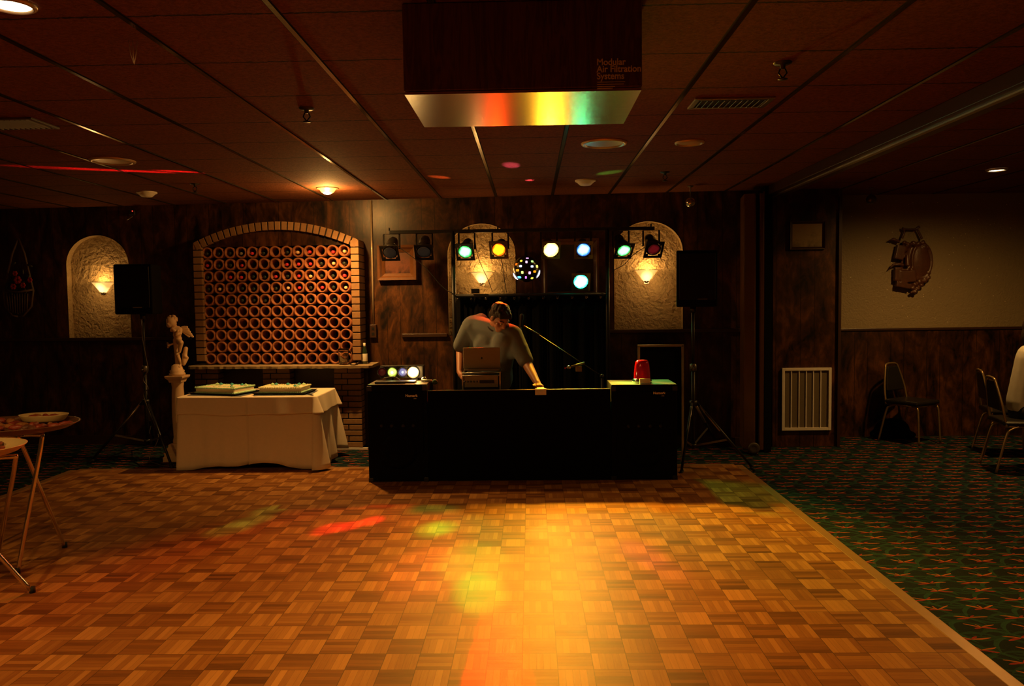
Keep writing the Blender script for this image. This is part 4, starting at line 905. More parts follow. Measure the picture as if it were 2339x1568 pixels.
# ================================================================== DJ BOOTH
YBF = 6.87
def cabbox(xl, xr, yt, Y, D, name, label, logo_x, logo_y, bottom=0.018):
    a = at(xl, yt, Y); b = at(xr, yt, Y); zt_ = (a.z+b.z)/2; t_ = thing(name, ((a.x+b.x)/2, Y+D/2, bottom-.002), label, 'speaker cabinet', 'large floor speaker cabinets')
    W_ = b.x-a.x; cx_ = (a.x+b.x)/2
    m = MB(); m.box((cx_, Y+D/2, (zt_+bottom)/2), (W_, D, zt_-bottom)); m.build('cabinet', MT['blackmatt'], t_, bevel=.006)
    m = MB(); m.box((cx_, Y+D/2, zt_+.0015), (W_-.01, D-.01, .005)); m.build('top_panel', mat('lit_top_'+name, (.20, .17, .12), .5, var=.2), t_)  # paler than the black cabinet: lamp light on the top put into colour
    m = MB(); m.box((cx_, Y-.006, zt_*.62), (W_*.86, .012, zt_*.62)); m.build('front_grille', mat('cabinet_grille', (.0022, .0022, .0022), .85, spec=.1), t_, bevel=.005)
    for zz in (.30,):
        m = MB(); m.lathe([(.16, 0), (.165, .01), (.12, .012), (.10, -.004)], (cx_, Y-.002, zz), axis='Y', n=28)
        m.build('woofer_ring', MT['blackmatt'], t_)
    for sx in (-1, 1):
        for (zz) in (.03, zt_-.03): m = MB(); m.box((cx_+sx*(W_/2-.02), Y-.002, zz), (.045, .008, .045)); m.build('corner_guard', MT['black'], t_, bevel=.006)
    for dx_ in (-.14, -.05, .05, .14): m = MB(); m.lathe([(0, .008), (.012, .008), (.016, 0)], (cx_+dx_, Y-.012, zt_-.36), axis='Y', n=12); m.build('port', MT['rubber'], t_)
    q = at(logo_x, logo_y, Y-.014); text('Numark', q, .030, MT['logo'], t_, name='maker_lettering', bold=.0008, ext=1.05); q = at(logo_x+19, logo_y+5, Y-.014); text('DMS', q, .012, MT['logo'], t_, name='model_lettering')
    return a.x, b.x, zt_
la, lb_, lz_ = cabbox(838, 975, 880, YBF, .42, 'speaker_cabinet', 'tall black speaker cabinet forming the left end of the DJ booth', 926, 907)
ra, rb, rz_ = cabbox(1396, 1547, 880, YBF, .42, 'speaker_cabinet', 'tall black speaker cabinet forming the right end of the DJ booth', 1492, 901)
zt1 = at(1190, 892, YBF).z; dj = thing('booth_table', ((lb_+ra)/2, YBF+.2, 0), 'black fronted table between the two speaker cabinets of the DJ booth', 'table')
m = MB(); m.box(((lb_+ra)/2, YBF+.012, (zt1+.02)/2), (ra-lb_-.012, .016, zt1-.02)); m.build('front_panel', MT['blackfab'], dj)
m = MB(); m.box(((lb_+ra)/2, YBF+.012, zt1+.003), (ra-lb_-.012, .02, .006)); m.build('edge_strip', MT['rackmetal'], dj)
m = MB(); m.box(((lb_+ra)/2, YBF+.26, .74), (ra-lb_-.03, .46, .025)); m.build('table_top', MT['black'], dj)
for sx in (-1, 1):
    for yy in (.10, .42): m = MB(); m.tube([((lb_+ra)/2+sx*((ra-lb_)/2-.06), YBF+yy, .0), ((lb_+ra)/2+sx*((ra-lb_)/2-.06), YBF+yy, .73)], .014, 10); m.build('leg', MT['black'], dj)
ztt = .754
# rack case, mixer and laptop
a, b = at(1057, 885, 7.02), at(1142, 850, 7.02); cx_ = (a.x+b.x)/2; Wc = b.x-a.x
zr = b.z
rk = thing('equipment_rack', (cx_, 7.02+.17, ztt), 'small metal equipment rack under the laptop on the booth table', 'equipment rack')
m = MB(); m.box((cx_, 7.02+.18, (ztt+zr-.03)/2), (Wc, .32, zr-.03-ztt)); m.build('case', MT['black'], rk, bevel=.005)
m = MB(); m.box((cx_, 7.012, (zt1+zr)/2-.008), (Wc*.9, .01, zr-zt1-.045)); cp = m.build('control_panel', mat('panel_metal', (.30, .24, .14), .5, .2), rk, bevel=.002)
m = MB(); m.box((cx_+.05, 7.005, (zt1+zr)/2-.010), (.13, .006, .028)); m.build('display', MT['black'], rk)
for k in range(5): m = MB(); m.lathe([(0, .014), (.007, .012), (.009, 0)], (cx_-.15+k*.028, 7.006, (zt1+zr)/2-.008), axis='Y', n=10); m.build('knob', MT['rackmetal'], rk)
for zz in (zr-.03, zr-.006): m = MB(); m.tube([(cx_-Wc/2, 7.01, zz), (cx_+Wc/2, 7.01, zz)], .0045, 8); m.build('rail', MT['alu'], rk)
for sx in (-1, 1): m = MB(); m.box((cx_+sx*(Wc/2), 7.02, (ztt+zr)/2), (.012, .02, zr-ztt)); m.build('side_post', MT['alu'], rk)
for sx in (-1, 1): m = MB(); m.box((cx_+sx*Wc/2*.98, 7.19, zr-.004), (.012, .32, .006)); m.build('side_rail', MT['alu'], rk)
lt = thing('laptop', (cx_, 7.16, zr+.001), 'open laptop with its plain lid towards the camera, on the equipment rack', 'laptop')
tp = at(1100, 794, 7.10); m = MB(); m.box((cx_, 7.22, zr+.012), (Wc*.98, .24, .018)); m.build('base', MT['laptop'], lt, bevel=.005)
hl = tp.z-zr-.02; R_ = Matrix.Rotation(.16, 3, 'X'); m = MB(); m.box(Vector((cx_, 7.10+.02, zr+.02+hl/2)), (Wc, .008, hl), mat=R_); ld = m.build('lid', MT['laptop'], lt, bevel=.004)
m = MB(); m.lathe([(0, .003), (.008, .003), (.009, 0)], (cx_+.0, 7.115, zr+.02+hl*.5), axis='Y', n=14); m.build('lid_emblem', MT['black'], lt)
for (px, py) in ((1053, 834), (1050, 859)): pass
# paper tag on the booth edge
q = at(1235, 896, YBF-.006); m = MB(); m.box(q, (.098, .003, .052)); m.box(q+Vector((0, .012, .026)), (.098, .03, .002)); tag(m.build('paper_note', MT['paper']), 'small folded paper note hung over the booth edge at the reaching hand', 'note')
# lamp bar on the left cabinet
Yb = YBF+.30; a, b = at(868, 869, Yb), at(966, 836, Yb)
lbx = thing('light_bar', ((a.x+b.x)/2, Yb+.07, lz_+.004), 'black box of four coloured round lamps on the left speaker cabinet', 'disco light')
m = MB(); m.box(((a.x+b.x)/2, Yb+.07, (lz_+.03+b.z)/2), (b.x-a.x, .13, b.z-lz_-.03)); m.build('housing', MT['black'], lbx, bevel=.006)
for sx in (-1, 1): m = MB(); m.box(((a.x+b.x)/2+sx*.12, Yb+.07, lz_+.017), (.05, .12, .026)); m.build('foot', MT['rubber'], lbx)
def lens(t_, c, r_, core, edge, sc, se, nm='lens', R=None, bulge=.3):
    m = MB(); m.lathe([(0, r_*bulge)]+[(r_*math.sin(k*PI/12), r_*bulge*math.cos(k*PI/12)) for k in range(1, 7)], (0, 0, 0), n=28)
    mtx = (Matrix.Translation(Vector(c)) @ (R.to_4x4() if R else Matrix.Rotation(PI/2, 4, 'X')))
    ob = m.build(nm, emit('lens_glow', core, edge, sc, se, r_), None); ob.parent = t_; ob.matrix_basis = chain(t_).inverted() @ mtx; return ob
for (px, r_, core, edge, sc, se) in ((873, .038, (.6, .02, .03), (.10, .003, .004), .06, .12), (896, .042, (.85, 1, .25), (.55, .75, .02), 1.4, .8), (920, .040, (.5, .5, 1), (.03, .02, .08), .5, .9), (944, .048, (1, .85, .55), (1, .55, .12), 12, 4)):
    q = at(px, 851, Yb-.004); o = lens(lbx, q, r_, core, edge, sc, se)
    m = MB(); m.lathe([(r_, 0), (r_+.004, .012), (r_+.007, .010), (r_+.007, 0)], q, axis='Y', n=28); m.build('lens_ring', MT['black'], lbx)
    if px == 920: m = MB(); m.ell(q+Vector((0, -.014, .002)), (.009, .005, .011), n=12); m.build('filament', NT('glow_white').set(em=(.9, .9, 1), es=2.5).m, lbx)
    if px == 896: m = MB(); m.ell(q+Vector((.0, -.016, 0)), (.012, .005, .012), n=12); m.build('filament', NT('glow_white2').set(em=(.95, 1, .8), es=3).m, lbx)
q = at(944, 851, Yb-.06); lightobj('POINT', q, (1, .55, .15), 5, lbx, size=.04)
# black tray, microphone with round head and sheet
q = at(903, 877, YBF+.10); m = MB(); m.box((q.x, YBF+.13, lz_+.014), (.36, .13, .020)); tag(m.build('flat_case', MT['black'], bevel=.006), 'flat black equipment case lying on the left speaker cabinet', 'case')
q = at(938, 882, YBF+.03); m = MB(); m.box((q.x, YBF+.035, lz_+.0055), (.10, .03, .002)); tag(m.build('card', MT['paper']), 'small pale card lying at the front of the left cabinet', 'card')
q = at(967, 868, YBF+.14); g_ = thing('gooseneck_lamp', (q.x, YBF+.2, lz_+.004), 'small shiny round desk lamp head on the left cabinet beside the lamp bar', 'lamp')
m = MB(); m.ell((q.x, YBF+.2, q.z), (.026, .026, .022)); m.build('head', MT['chrome'], g_)
m = MB(); m.lathe([(0, 0), (.030, 0), (.028, .010), (.008, .014), (.006, q.z-lz_-.02), (0, q.z-lz_-.02)], (q.x, YBF+.2, lz_+.004), n=16); m.build('stem', MT['black'], g_)
q = at(985, 883, YBF+.14); mi = thing('microphone', (q.x, YBF+.12, lz_), 'handheld microphone lying across the inner edge of the left cabinet', 'microphone')
zz = lz_+.022; m = MB(); m.tube([(q.x-.085, YBF+.14, zz+.006), (q.x+.02, YBF+.10, zz-.006)], [.010, .014], 12); m.build('body', MT['rackmetal'], mi)
m = MB(); m.ell((q.x+.04, YBF+.093, zz-.008), (.026, .024, .024)); m.build('foam_head', mat('green_foam', (.03, .07, .03), .9), mi)
# cord on the lamp box
m = MB(); m.tube(spl([at(875, 865, Yb-.05), at(900, 861, Yb-.07), at(915, 870, Yb-.10), at(925, 876, YBF+.21)]), .004, 8); tag(m.build('power_cord', MT['rackmetal']), 'short cord in front of the four-lamp box', 'cable')
# red beacon
q = at(1468, 878, YBF+.12); bz = rz_+.004; bc = thing('beacon_light', (q.x, YBF+.16, bz), 'red domed beacon lamp on the right speaker cabinet', 'beacon')
t = NT('red_plastic'); t.set(col=(.42, .004, .008), rough=.08, spec=.8, coat=.6, em=(.5, .004, .01), es=.02); MT['red'] = t.m
hb = at(1468, 822, YBF+.16).z-bz
m = MB(); m.lathe([(.074, .035), (.072, hb*.42), (.064, hb*.8), (.058, hb*.92), (.045, hb*.985), (.02, hb), (0, hb)], (q.x, YBF+.16, bz), n=36)
m.build('dome', MT['red'], bc)
m = MB(); m.lathe([(0, 0), (.085, 0), (.088, .02), (.078, .034), (.074, .04), (0, .04)], (q.x, YBF+.16, bz), n=32); m.build('base', MT['chrome'], bc)
q2 = at(1473, 873, YBF+.04); m = MB(); m.box(q2+Vector((0, 0, .004)), (.090, .02, .052)); tag(m.build('white_card', MT['paper']), 'small white card standing before the red beacon', 'card')
# ================================================================== PERSON AT THE BOOTH
ppl = thing('person', at(1110, 900, 7.9).xy.to_3d(), 'person in a grey short-sleeved shirt bending over behind the DJ booth and reaching down', 'person')
PX = lambda x, y, Y: at(x, y, Y)
hip = PX(1112, 838, 7.93); che = PX(1122, 785, 7.62)
S1 = PX(1076, 745, 7.62); S2 = PX(1172, 765, 7.40); neck = PX(1128, 745, 7.50)
E1 = PX(1052, 800, 7.72); H1 = PX(1050, 850, 7.50)
E2 = PX(1204, 832, 7.28); H2 = PX(1228, 877, 7.03)
head = PX(1141, 728, 7.36)
m = MB()   # one continuous skin surface: neck, head, arms, torso, legs
m.cap(neck, .065, head+Vector((0, .03, -.03)), .062)
m.cap(che, .15, hip, .15); m.cap(S1, .065, E1, .048); m.cap(S2, .065, E2, .050)
m.cap(E1, .047, H1, .030); m.cap(E2, .050, H2, .031)
def hand(m, wrist, dirv, side, up__=Vector((0, 0, 1)), curl=.5, s=1.0):
    d = dirv.normalized(); n = side.normalized(); pn = d.cross(n).normalized(); palm = wrist+d*.05*s
    m.cap(wrist, .026*s, palm+n*.018*s, .020*s); m.cap(wrist, .026*s, palm-n*.018*s, .020*s); m.cap(palm-n*.026*s, .017*s, palm+n*.026*s, .017*s)
    for j, L in enumerate((.070, .078, .072, .056)):
        b = palm+d*.028*s+n*(.030-.020*j)*s; k1 = b+d*L*.45*s-pn*curl*.010*s; k2 = k1+(d*.8-pn*curl*.8)*L*.30*s; k3 = k2+(d*.4-pn*curl)*L*.25*s
        m.cap(b, .0095*s, k1, .0088*s); m.cap(k1, .0088*s, k2, .0080*s); m.cap(k2, .0080*s, k3, .0070*s)
    b = wrist+d*.018*s+n*.028*s; k1 = b+(d*.5+n*.7)*.035*s-pn*.01*s; k2 = k1+(d*.85+n*.1)*.028*s-pn*.006*s; m.cap(b, .012*s, k1, .0105*s); m.cap(k1, .010*s, k2, .008*s)
# head shape
fdir = Vector((.45, -.62, -.62)).normalized(); hr = Vector((.80, .60, 0)).cross(Vector((0, 0, 1))); 
rgt = fdir.cross(Vector((0, 0, 1))).normalized(); upv = rgt.cross(fdir).normalized()
HR = Matrix((rgt, fdir, upv)).transposed()      # local: x right, y face direction, z crown
def Hh(x, y, z): return head+HR@Vector((x, y, z))
m.ell(Hh(0, -.01, .025), (.080, .100, .098), HR, 20); m.cap(Hh(0, .035, -.035), .062, Hh(0, .055, -.085), .038); m.ell(Hh(0, .045, -.02), (.064, .052, .075), HR)
m.cap(Hh(0, .092, .012), .011, Hh(0, .112, -.022), .015); m.ell(Hh(-.014, .098, -.026), .010, n=8); m.ell(Hh(.014, .098, -.026), .010, n=8)
m.cap(Hh(-.045, .080, .030), .012, Hh(.045, .080, .030), .012); m.cap(Hh(-.018, .092, -.052), .008, Hh(.018, .092, -.052), .008); m.cap(Hh(-.015, .090, -.063), .008, Hh(.015, .090, -.063), .008); m.ell(Hh(0, .078, -.092), .026, n=10)
for s_ in (-1, 1): m.ell(Hh(s_*.046, .070, -.018), (.028, .022, .026), HR, 10); m.ell(Hh(s_*.083, -.005, -.005), (.011, .022, .034), HR, 10)
# legs
kl = Vector((hip.x-.12, hip.y-.02, .50)); kr = Vector((hip.x+.12, hip.y-.02, .50))
m.cap(hip+Vector((-.09, 0, -.05)), .10, kl, .065); m.cap(kl, .065, Vector((kl.x-.01, kl.y+.06, .10)), .042); m.cap(hip+Vector((.09, 0, -.05)), .10, kr, .065); m.cap(kr, .065, Vector((kr.x+.01, kr.y+.06, .10)), .042)
m.cap(Vector((kl.x-.01, kl.y+.06, .09)), .04, Vector((kl.x-.02, kl.y-.1, .055)), .034); m.cap(Vector((kr.x+.01, kr.y+.06, .09)), .04, Vector((kr.x+.02, kr.y-.1, .055)), .034)
hand(m, H1, (H1-E1).normalized()+Vector((.25, -.25, 0)), Vector((.3, -1, .2)), curl=.7); hand(m, H2, (H2-E2).normalized()+Vector((.05, -.25, -.02)), Vector((-1, -.2, 0)), curl=.6)
m.build('body', MT['skin'], ppl, remesh=.0065, smooth_it=4)
for s_ in (-1, 1):
    m = MB(); m.ell(Hh(s_*.032, .086, .008), .0115, n=12); e_ = m.build('eye', mat('eye_white', (.5, .45, .4), .2), ppl); m = MB(); m.ell(Hh(s_*.032, .0955, .006), .005, n=8); m.build('pupil', MT['black'], e_)
    m = MB(); m.cap(Hh(s_*.018, .098, .034), .005, Hh(s_*.052, .082, .036), .004); m.build('eyebrow', MT['hair'], ppl)
m = MB(); m.ell(Hh(0, -.025, .050), (.090, .100, .090), HR, 20); m.ell(Hh(0, -.06, .0), (.080, .068, .085), HR, 16)
rnd = random.Random(8)
for k in range(150):
    a_ = rnd.uniform(0, 2*PI); b_ = rnd.uniform(.0, 1.5); c = Hh(math.cos(a_)*math.cos(b_)*.086, -.025+math.sin(a_)*math.cos(b_)*.095, .055+math.sin(b_)*.083); m.ell(c, rnd.uniform(.010, .018), n=6)
for s_ in (-1, 1): m.cap(Hh(s_*.078, .018, .035), .012, Hh(s_*.080, .016, -.005), .008)
for k in range(9): m.cap(Hh(-.055+.0138*k, .055, .088), .016, Hh(-.06+.015*k, .078, .066), .010)
m.build('hair', MT['hair'], ppl, remesh=.006, smooth_it=1)
m = MB()   # shirt
m.cap(che+Vector((0, 0, .02)), .190, hip+Vector((0, -.03, .05)), .185); m.cap(S1+Vector((.02, 0, -.01)), .105, che, .16); m.cap(S2+Vector((-.02, 0, -.01)), .105, che+Vector((.02, 0, 0)), .16); m.cap(S1+Vector((.02, .02, 0)), .105, S2+Vector((-.03, 0, 0)), .105)
m.cap(S1, .092, S1+(E1-S1)*.80+Vector((-.015, 0, 0)), .080); m.cap(S2, .092, S2+(E2-S2)*.88, .076); m.cap(neck+Vector((-.02, .03, -.01)), .085, che, .17); m.cap(S2+(E2-S2)*.5, .085, che+Vector((.08, 0, -.06)), .12)
m.cap(PX(1098, 733, 7.66), .075, PX(1078, 745, 7.66), .10); m.cap(che+Vector((.03, -.05, -.06)), .16, hip+Vector((.10, -.16, -.10)), .17); m.cap(S2+Vector((-.08, 0, -.06)), .12, hip+Vector((.12, -.16, -.06)), .13)
m.build('shirt', MT['shirt'], ppl, remesh=.011, smooth_it=5)
m = MB()
cl_ = [neck+Vector((.055*math.cos(q_)*1.35+.015, -.03-.035*math.sin(q_)-.05*max(0, math.sin(q_)), .03-.075*max(0, math.sin(q_)))) for q_ in [2*PI*k/24 for k in range(24)]]
m.tube(cl_, .007, 8, closed=True); m.build('collar', mat('dark_collar', (.03, .035, .035), .9), ppl)
m = MB(); m.cap(hip+Vector((0, 0, .03)), .178, hip+Vector((0, 0, -.08)), .165)
for kk, sx in ((kl, -1), (kr, 1)): m.cap(hip+Vector((sx*.08, 0, -.06)), .125, kk, .090); m.cap(kk, .090, Vector((kk.x, kk.y+.06, .13)), .080)
m.build('trousers', MT['trouser'], ppl, remesh=.014, smooth_it=5)
for kk, sx in ((kl, -1), (kr, 1)): m = MB(); m.cap(Vector((kk.x+sx*.01, kk.y+.07, .06)), .052, Vector((kk.x+sx*.02, kk.y-.12, .052)), .046); m.cap(Vector((kk.x+sx*.01, kk.y+.07, .09)), .05, Vector((kk.x+sx*.01, kk.y+.03, .09)), .05); m.build('shoe', MT['black'], ppl, remesh=.01)
# ================================================================== LAMP STAND WITH SPOTLIGHTS
YL = 8.24
MT['spotblk'] = mat('spotlight_black', (.010, .009, .008), .28, .3, coat=.4)
bl, br = at(889, 529, YL), at(1495, 524, YL); zb_ = (bl.z+br.z)/2
ls = thing('lighting_stand', ((bl.x+br.x)/2, YL, 0), 'black metal frame with crossbar carrying the row of coloured spotlights', 'lighting stand')
pL, pR = at(1037, 690, YL).x, at(1388, 690, YL).x
m = MB(); m.box(((bl.x+br.x)/2, YL, zb_), (br.x-bl.x, .035, .035)); m.build('crossbar', MT['black'], ls, bevel=.004)
for x in (pL, pR): m = MB(); m.tube([(x, YL+.0, .03), (x, YL+.0, zb_)], .022, 12); m.build('pole', MT['black'], ls); m = MB(); m.box((x, YL-.0, .012+.006), (.09, .40, .024)); m.build('foot', MT['black'], ls)
zc2 = at(1200, 674, YL).z; m = MB(); m.tube([(pL, YL-.0, zc2), (pR, YL-.0, zc2)], .017, 10); m.build('lower_bar', MT['black'], ls)
for k, px in enumerate((889, 1071, 1137, 1487)): q = at(px, 524, YL); m = MB(); m.lathe([(0, 0), (.008, 0), (.008, .03), (0, .03)], (q.x, YL, zb_+.017), n=8); m.build('bolt', MT['black'], ls)
cu = thing('backdrop_curtain', ((pL+pR)/2, YL+.04, 0), 'black curtain hung by grommets from the lower bar behind the person', 'curtain')
m = MB(); n = 120; P = []
for k in range(n+1):
    x = pL-.02+(pR-pL+.04)*k/n; y = YL+.045+.014*math.sin(k*.55)+.006*math.sin(k*1.3)
    P += [(x, y, .05), (x, y, zc2-.015), (x, y+.004, .05), (x, y+.004, zc2-.015)]
F = []
for k in range(n): b_ = k*4; F += [(b_, b_+4, b_+5, b_+1), (b_+2, b_+3, b_+7, b_+6), (b_+1, b_+5, b_+7, b_+3)]
m.add(P, F, sm=True); m.build('fabric', MT['blackfab'], cu)
for k in range(11):
    x = at(1043+k*33, 684, YL).x; m = MB(); m.lathe([(.006, 0), (.008, .004), (.011, .004), (.012, 0)], (x, YL+.025, at(1043, 684, YL).z), axis='Y', n=14); m.build('grommet', MT['chrome'], cu)
    m = MB(); m.tube([(x+.011*math.sin(a_)*1.3, YL+.015, zc2-.006+.026*math.cos(a_)) for a_ in [2*PI*j/12 for j in range(12)]], .002, 5, closed=True); m.build('ring', MT['rackmetal'], cu)
def par(px, py, tgt, r_, col, core, edge, sc, se, label, power=0, ang=60, bar=True, Y=YL, lcol=None, blend=.5, hang=True):
    c = at(px, py, Y-.10); c.y = Y-.10; d = (Vector(tgt)-c).normalized(); back = c-d*.25
    t_ = thing('par_spotlight', c, label, 'spotlight', 'coloured spotlights on the stand')
    q_ = d.to_track_quat('Z', 'Y').to_matrix(); 
    m = MB(); m.lathe([(0, -.255), (.028, -.25), (.048, -.232), (.056, -.20), (.060, -.17), (.0605, -.10), (.078, -.09), (.078, -.02), (.074, -.02), (.072, -.07), (0, -.075)], c, R=q_, n=28); m.build('can', MT['spotblk'], t_)
    m = MB()
    for (dx_, dy_, w_, h_) in ((-.086, 0, .020, .192), (.086, 0, .020, .192), (0, -.086, .152, .020), (0, .086, .152, .020)): m.box(c+q_@Vector((dx_, dy_, -.008)), (w_, h_, .012), mat=q_)
    for (dx_, dy_) in ((-.068, -.068), (.068, .068), (-.068, .068), (.068, -.068)): m.box(c+q_@Vector((dx_, dy_, -.009)), (.03, .03, .009), mat=q_)
    m.build('gel_frame', MT['spotblk'], t_)
    lens(t_, c-d*.015, r_, core, edge, sc, se, nm='gel_lens', R=q_, bulge=.08)
    sd = q_@Vector((1, 0, 0)); sd = Vector((math.copysign(1, sd.x if abs(sd.x) > .01 else 1)*1, 0, 0)); mid = c-d*.13
    m = MB()
    for s_ in (-1, 1):
        s0 = mid+sd*s_*.083; m.bar(s0+Vector((0, 0, -.03)), Vector((s0.x, Y, zb_-.02 if hang else zc2+.03)), .018, .004)
    m.bar(Vector((mid.x-.083, Y, (zb_-.02) if hang else zc2+.03)), Vector((mid.x+.083, Y, (zb_-.02) if hang else zc2+.03)), .004, .018)
    m.build('yoke', MT['spotblk'], t_)
    if power: lightobj('SPOT', c+d*.02, lcol or col, power, t_, target=tgt, size=.055, ang=ang, blend=blend)
    return c
def F_(px, py): return fl(px, py, .016)
OFFC = ((.02, .015, .01), (.01, .008, .006), .5, .5)
par(890, 580, at(700, 1250, 5.5), .066, None, *OFFC[:2], *OFFC[2:], 'unlit black spotlight with frame, outermost at the left end of the crossbar')
par(968, 578, at(900, 1250, 5.6), .066, None, *OFFC[:2], *OFFC[2:], 'unlit black spotlight next to the left outermost one, beside the small brown framed picture')
par(1062, 577, F_(820, 1290), .066, (.15, 1, .2), (.16, 1, .22), (.02, .6, .05), 6, 1.6, 'lit green spotlight at the left of the middle niche', 120, 34, lcol=(.10, 1, .12))
par(1139, 572, F_(740, 1540), .066, (1, .05, .03), (1, .34, .004), (1, .06, .002), 5, 3, 'lit red spotlight in front of the middle niche', 620, 62, lcol=(1, .05, .004), blend=.7)
par(1259, 572, F_(1740, 1500), .078, (1, .5, .08), (1, .60, .14), (1, .60, .08), 8.5, 5, 'brightest amber spotlight, in the middle of the crossbar', 1250, 70, lcol=(1, .46, .02), blend=.8)
par(1333, 572, F_(1500, 1560), .066, (.2, .4, 1), (.16, .34, 1), (.02, .2, .85), 6, 1.5, 'lit blue spotlight right of the amber one', 6, 50, lcol=(.2, .45, 1))
par(1426, 575, F_(1700, 1170), .066, (.15, 1, .2), (.16, 1, .22), (.02, .6, .05), 6, 1.6, 'lit green spotlight at the left edge of the right niche', 90, 36, lcol=(.10, 1, .15))
par(1494, 572, at(1800, 1300, 5.2), .060, None, (.30, .01, .015), (.06, .002, .004), .35, .4, 'unlit red spotlight in front of the right niche, rightmost on the crossbar')
par(1327, 645, F_(1500, 1500), .072, (.05, 1, .45), (.07, 1, .52), (.01, 1, .42), 26, 14, 'bright teal green spotlight sitting low below the blue one', 50, 60, lcol=(.02, 1, .26), hang=False)
# moonflower ball
bc_ = at(1202, 615, YL-.02); R0 = 31/FPX*YL
mf = thing('effect_ball', (bc_.x, YL-.02, bc_.z), 'round black disco ball light studded with small coloured lenses', 'disco light')
m = MB(); m.ell(bc_, R0*.97, n=40); m.build('shell', MT['spotblk'], mf)
ports = [(2020, 530, 28, 12, (1, .7, 1)), (1938, 565, 24, 22, (1, .85, .25)), (2085, 575, 26, 22, (.7, 1, .5)), (2008, 582, 22, 26, (1, .75, 1)), (1872, 608, 16, 22, (1, .4, .08)), (1930, 636, 28, 22, (.8, .85, 1)), (2082, 642, 30, 22, (.8, .85, 1)), (2148, 640, 18, 28, (1, .9, .4)), (1887, 690, 28, 24, (1, .6, .15)), (1951, 720, 24, 30, (.85, 1, .5)), (2049, 727, 24, 30, (1, .7, .9)), (2116, 710, 24, 22, (1, .55, .08)), (1909, 782, 26, 24, (.4, .8, 1)), (1998, 786, 18, 28, (.85, .5, 1)), (2080, 796, 28, 22, (1, .85, .3))]
for (x, y, w_, h_, cc_) in ports:
    dx_, dz_ = (x-2003)/180, -(y-670)/180; rr = math.hypot(dx_, dz_); dy_ = -math.sqrt(max(.05, 1-rr*rr)); nrm = Vector((dx_, dy_, dz_)).normalized()
    q_ = nrm.to_track_quat('Z', 'Y').to_matrix(); c = bc_+nrm*R0*.965; k2 = R0/180
    m = MB(); P = []; n = 16
    hw, hh = w_*k2*1.02/max(.6, abs(dy_)) if abs(dx_) > .5 else w_*k2, h_*k2
    for k in range(n):
        a_ = 2*PI*k/n; ca, sa = math.cos(a_), math.sin(a_); P.append(c+q_@Vector((hw*.62*math.copysign(abs(ca)**.45, ca), hh*.62*math.copysign(abs(sa)**.45, sa), R0*.03)))
    P2 = [p-nrm*R0*.06 for p in P]; m.add(P+P2, [tuple(range(n))]+[(k, (k+1) % n, n+(k+1) % n, n+k) for k in range(n)])
    m.build('lens', NT('port_glow').set(em=tuple(v_**2.2 for v_ in cc_), es=1.7, col=(.02, .02, .02)).m, mf)
for (a0, a1, rr_) in ((195, 232, .99), (-42, -5, .99)):
    m = MB(); m.tube([bc_+Vector((math.cos(math.radians(a0+(a1-a0)*k/10))*R0*1.0, -.02, math.sin(math.radians(a0+(a1-a0)*k/10))*R0*1.0)) for k in range(11)], [.001+.007*math.sin(PI*k/10) for k in range(11)], 8); m.build('edge_lens', NT('edge_glow').set(em=(.9, .88, 1), es=1.8).m, mf)
m = MB(); m.bar((bc_.x, YL+.0, bc_.z+R0*.6), (bc_.x, YL, zb_-.01), .03, .006); m.lathe([(0, 0), (.10, 0), (.10, .09), (0, .09)], (bc_.x, YL+.14, bc_.z), axis='Y', n=20); m.build('bracket', MT['black'], mf)
# beams from the ball; added extra beams start at red and green spotlights
def beam(tgt, ang, col, pw, blend=.9, src=None): src = src or bc_; d = (Vector(tgt)-src).normalized(); lightobj('SPOT', src+d*(R0+.03), col, pw, mf, target=tgt, size=.004, ang=ang, blend=blend)
RP, GP = at(1139, 572, YL-.1), at(1062, 577, YL-.1)
for (px, py, ang, col, pw, sr) in ((755, 1208, 4.2, (1, .01, .02), 1800, RP), (800, 1202, 3.6, (1, .01, .02), 1800, RP), (850, 1190, 3.6, (1, .01, .02), 1800, RP), (530, 1208, 5, (.25, 1, .2), 220, GP), (575, 1190, 5, (.25, 1, .2), 220, GP), (620, 1165, 5, (.25, 1, .2), 180, GP), (985, 1210, 5.2, (.10, 1, .03), 330, GP), (1010, 1205, 5, (.10, 1, .03), 350, GP), (1085, 1285, 8, (.12, 1, .03), 200, GP), (1095, 1350, 5, (.12, 1, .03), 350, GP), (975, 1300, 9, (1, .16, .02), 700, RP), (1245, 1212, 6, (1, .22, .02), 500, None), (1465, 1262, 5, (1, .12, .16), 450, None), (1520, 1300, 4, (1, .12, .16), 300, None), (1690, 1150, 10, (.10, 1, .12), 420, None), (1148, 1400, 3.0, (1, .0004, .0002), 16000, RP), (1144, 1450, 3.2, (1, .0004, .0002), 16000, RP), (1140, 1505, 3.4, (1, .0004, .0002), 16000, RP), (1136, 1560, 3.6, (1, .0004, .0002), 16000, RP)):
    beam(F_(px, py), ang, col, pw, src=sr)  # the strongest red ones are added to imitate the red lamp's floor reflection
for (px, py, ang, col, pw) in ((330, 392, 2.2, (1, .01, .02), 9000), (410, 392, 2.0, (1, .01, .02), 9000), (230, 388, 2.2, (1, .01, .02), 8000), (130, 384, 2.4, (1, .01, .02), 4000), (1005, 405, 7, (1, .18, .03), 260), (1168, 378, 6, (1, .1, .15), 260), (1210, 412, 6, (1, .1, .15), 220), (1390, 395, 8, (.2, 1, .1), 130)):
    beam(ce(px, py), ang, col, pw)
